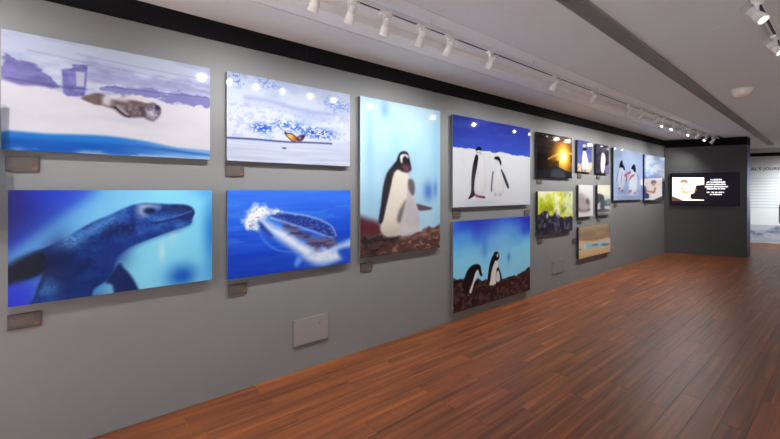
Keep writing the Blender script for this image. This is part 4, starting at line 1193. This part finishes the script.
cu = bpy.data.curves.new('heading', 'FONT')
cu.body = "AL'S JOURNEY"
cu.size = 0.112
cu.offset = 0.0022
cu.extrude = 0.004
cu.space_character = 1.15
tmp = bpy.data.objects.new('heading_text', cu)
COL.objects.link(tmp)
bpy.context.view_layer.update()
dg = bpy.context.evaluated_depsgraph_get()
me = bpy.data.meshes.new_from_object(tmp.evaluated_get(dg))
COL.objects.unlink(tmp)
bpy.data.objects.remove(tmp)
me.materials.clear()
me.materials.append(M['navy'])
hd = bpy.data.objects.new('heading_letters', me)
COL.objects.link(hd)
hd.matrix_world = Matrix.Translation(on_j(-0.030, 0.006, 2.100)) @ Matrix.Rotation(J_ANG, 4, 'Z') @ Matrix.Rotation(math.pi / 2, 4, 'X')
tag(hd, 'navy raised heading letters on the white wall under the black strip', 'lettering')
bm = bmesh.new()
rr = random.Random(8)
for r in range(11):
    z = 1.86 - r * 0.085
    a, b = -0.2, 1.4 + 0.1 * rr.random()
    pts = [on_j(a, 0.0015, 0), on_j(b, 0.0015, 0), on_j(b, 0.0035, 0), on_j(a, 0.0035, 0)]
    add_prism(bm, [(p.x, p.y) for p in pts], z, z + 0.022)
M['pale_text'] = mat('pale_grey_lettering', (0.48, 0.52, 0.54, 1), 0.5)
tx = obj('text_block', bm, M['pale_text'])
tag(tx, 'pale grey rows of small text under the navy heading', 'lettering')
t = thing('flat_monitor', 'small black screen on the white wall above the mountain mural', 'screen', on_j(0.575, 0.0075, 0.645), J_ANG)
box_obj('bezel', (0.0, -0.05, 0.0), (0.7, 0.0, 0.46), M['screen_black'], t, 0.004)
box_obj('display', (0.02, -0.0515, 0.02), (0.68, -0.0495, 0.44), M['slot'], t)

# ------------------------------------------------------------------ ceiling fittings
g0, g1 = Vector((1.752, 2.4, 0)), Vector((1.505, 14.0, 0))
gd = (g1 - g0).normalized()
g0 = g0 - gd * 4.6
G_LEN = (g1 - g0).length
gr = thing('ceiling_grille', 'long grey slotted air grille set along the white ceiling', 'grille', (g0.x, g0.y, CEIL), math.atan2(gd.y, gd.x) - math.pi / 2)
box_obj('back_plate', (-0.058, 0, -0.003), (0.058, G_LEN, 0.0), M['grille_dark'], gr)
for sx in (-1, 1):
    box_obj('side_rail', (sx * 0.058 - 0.005, 0, -0.014), (sx * 0.058 + 0.005, G_LEN, 0.0), M['grille'], gr)
bm = bmesh.new()
for k in range(7):
    x = -0.045 + 0.015 * k
    add_box(bm, (x - 0.0028, 0, -0.012), (x + 0.0028, G_LEN, -0.003))
sl = obj('slats', bm, M['grille'], gr)
sl['kind'] = 'stuff'
bm = bmesh.new()
y = 0.0
while y < G_LEN:
    add_box(bm, (-0.053, y, -0.010), (0.053, y + 0.004, -0.004))
    y += 0.016
cb = obj('cross_bars', bm, M['grille'], gr)
cb['kind'] = 'stuff'

t = thing('ceiling_dome', 'shallow cream dome fitting on the white ceiling beside the grille', 'ceiling dome', (2.03, 6.08, CEIL))
bm = bmesh.new()
add_lathe(bm, [(0.0, 0.0), (0.108, 0.0), (0.110, -0.006), (0.106, -0.012), (0.094, -0.014), (0.0, -0.016)], Matrix.Identity(4), 40)
obj('base_ring', bm, M['lamp_white'], t, True)
bm = bmesh.new()
add_lathe(bm, [(0.096, -0.012), (0.095, -0.030), (0.086, -0.056), (0.066, -0.080), (0.036, -0.095), (0.0, -0.100)], Matrix.Identity(4), 40)
obj('cover', bm, M['dome'], t, True)

# lighting tracks
def make_track(x, label, y1):
    t = thing('light_track', label, 'light track', (x, Y0 + 0.01, TRACK_Z))
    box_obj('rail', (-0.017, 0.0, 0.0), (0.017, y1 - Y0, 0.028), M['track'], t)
    box_obj('slot', (-0.008, 0.0, -0.0008), (0.008, y1 - Y0, 0.0002), M['slot'], t)
    y = 0.3
    while y < y1 - Y0:
        box_obj('hanger', (-0.004, y, 0.028), (0.004, y + 0.012, DECK - 0.001 - TRACK_Z), M['track'], t)
        y += 1.4
    return t
TX1, TX2, TRACK_Z = 0.945, 2.50, 2.685
make_track(TX1, 'white lighting track in the trough above the print wall', 11.05)
make_track(TX2, 'white lighting track in the trough on the side of the ceiling dome', 15.2)

def make_spot(name, label, group):
    """lamp aimed at -x and down; origin on the underside of the track"""
    t = thing(name, label, 'spotlight', group=group)
    box_obj('track_adapter', (-0.013, -0.032, -0.018), (0.013, 0.032, 0.0), M['lamp_white'], t, 0.003)
    bm = bmesh.new()
    add_lathe(bm, [(0.0, -0.017), (0.013, -0.017), (0.013, -0.028), (0.0, -0.028)], Matrix.Identity(4), 14)
    add_box(bm, (-0.006, -0.009, -0.092), (0.004, 0.009, -0.026), 0.002)
    obj('arm', bm, M['lamp_white'], t)
    aim = Vector((-0.60, 0.0, -0.80)).normalized()
    piv = Vector((-0.004, 0, -0.086))
    rot = aim.to_track_quat('Z', 'Y').to_matrix().to_4x4()
    mm = Matrix.Translation(piv) @ rot
    bm = bmesh.new()
    add_lathe(bm, [(0.0, -0.022), (0.016, -0.021), (0.021, -0.012), (0.0245, 0.0), (0.0255, 0.026), (0.028, 0.028), (0.028, 0.037), (0.024, 0.037), (0.023, 0.030), (0.0, 0.030)], mm, 24)
    head = obj('lamp_head', bm, M['lamp_white'], t, True)
    bm = bmesh.new()
    add_lathe(bm, [(0.0, 0.0315), (0.0085, 0.0315), (0.0085, 0.0325), (0.0, 0.0325)], mm, 24)
    obj('lens', bm, M['lamp_lens'], head)
    bm = bmesh.new()
    for k in range(4):
        add_lathe(bm, [(0.0, -0.028 - 0.008 * k), (0.022, -0.028 - 0.008 * k), (0.022, -0.023 - 0.008 * k), (0.0, -0.023 - 0.008 * k)], mm, 16)
    add_lathe(bm, [(0.0, -0.055), (0.012, -0.055), (0.012, -0.018), (0.0, -0.018)], mm, 10)
    obj('heat_sink', bm, M['lamp_white'], head)
    bm = bmesh.new()
    tail = piv - aim * 0.05
    pts = []
    for k in range(15):
        qq = k / 14.0
        base = tail.lerp(Vector((0.010, 0.015, -0.014)), qq)
        pts.append(base + Vector((0.035, 0.025, 0.0)) * math.sin(math.pi * qq))
    add_tube(bm, pts, 0.0022, 6)
    obj('cable', bm, M['cable'], t, True)
    return t, piv + aim * 0.045, aim

def spot_light(parent, pos, aim, watts, size, color):
    d = bpy.data.lights.new('lamp_light', 'SPOT')
    d.energy = watts
    d.spot_size = math.radians(size)
    d.spot_blend = 1.0
    d.shadow_soft_size = 0.02
    d.color = color
    o = bpy.data.objects.new('lamp_light', d)
    COL.objects.link(o)
    o.parent = parent
    o.location = pos
    o.rotation_euler = aim.to_track_quat('-Z', 'Y').to_euler()
    return o

proto, lpos, laim = make_spot('track_spotlight', 'white track spotlight hanging in the trough above the print wall', 'spotlights above the print wall')
def place_spots(spots, x, rot, watts, label, group, size, color):
    global used
    for n, (y, turn) in enumerate(sorted(spots, key=lambda s: -s[0])):
        o = proto if not used else copy_tree(proto)
        if used:
            for ch in [c for c in o.children if c.type == 'LIGHT']:
                bpy.data.objects.remove(ch)
        used = True
        o['label'] = label % ORD[n] if '%s' in label else label
        if group:
            o['group'] = group
        elif 'group' in o:
            del o['group']
        o.location = (x, y, TRACK_Z)
        o.scale = (1.2, 1.2, 1.2)
        o.rotation_euler = (0, 0, rot + turn)
        LAMPS.append((o, watts(y) if callable(watts) else watts, size, color))
used, LAMPS = False, []
ORD = ('first second third fourth fifth sixth seventh eighth ninth tenth eleventh twelfth thirteenth fourteenth fifteenth sixteenth '
       'seventeenth eighteenth nineteenth twentieth twenty-first twenty-second twenty-third').split()
WALL_Y = [-0.62, 0.74, 0.98, 1.22, 1.49, 1.81, 2.10, 2.62, 3.70, 4.60, 5.70, 6.2, 6.8, 7.2, 7.7, 8.2, 8.7, 9.3, 9.9, 10.5]
TURN = {7.2: 0.75, 7.7: 0.95, 8.2: -0.2, 8.7: 0.85, 9.9: 0.9}
SHARE = {}                      # lamps that stand close together are dimmed
for i, y in enumerate(WALL_Y):
    lo, hi = WALL_Y[max(i - 1, 0)], WALL_Y[min(i + 1, len(WALL_Y) - 1)]
    SHARE[y] = (1.35 if y > 5 else 1.0) * min(1.7, max(0.5, (hi - lo) / (2 if 0 < i < len(WALL_Y) - 1 else 1) / 0.5))
rl = random.Random(12)
place_spots([(y, TURN.get(y, rl.uniform(-0.3, 0.3))) for y in WALL_Y], TX1, 0.0, lambda y: WALL_SPOT * SHARE[y], 'white track spotlight above the print wall, %s from the dark end wall', 'spotlights above the print wall', 130, (1.0, 0.98, 0.95))
place_spots([(y, rl.uniform(-0.3, 0.3)) for y in (0.6, 1.6, 2.4, 3.2, 4.05, 5.2, 6.6, 8.0, 9.5)], TX2, math.pi, ROOM_SPOT, 'white spotlight on the track beside the ceiling dome, %s from the end wall', 'spotlights facing away from the print wall', 80, (1.0, 0.98, 0.95))
place_spots([(y, rl.uniform(-0.2, 0.2)) for y in (-0.7, -1.2)], TX2, math.pi / 2, BACK_FILL, 'added unseen white spotlight on the ceiling dome track, %s of those turned to the white closing wall', 'added fill spotlights turned to the closing wall', 110, (1.0, 0.98, 0.95))  # unseen lamps added so the closing wall throws light onto the ceiling
place_spots([(y, rl.uniform(-0.2, 0.2)) for y in (-1.0, -1.5)], TX1, math.pi / 2, BACK_FILL, 'added unseen white spotlight on the print wall track, %s of those turned to the white closing wall', 'added fill spotlights turned to the closing wall', 110, (1.0, 0.98, 0.95))  # two more added bounce lamps, on the other track
place_spots([(11.75, 0.0)], TX2, 0.0, 60.0, 'added white track spotlight brightening the narrow violet blue mural', None, 80, (1.0, 0.98, 0.95))  # extra lamp, put in only to lift the dim mural
place_spots([(y, rl.uniform(-0.2, 0.2)) for y in (12.6, 13.3, 14.0)], TX2, math.pi * 1.5 + 0.2, FAR_SPOT, 'white track spotlight, %s from the white heading wall it is aimed at', 'spotlights before the heading wall', 110, (0.93, 0.98, 1.0))
for o, watts, size, color in LAMPS:
    spot_light(o, lpos, laim, watts, size, color)
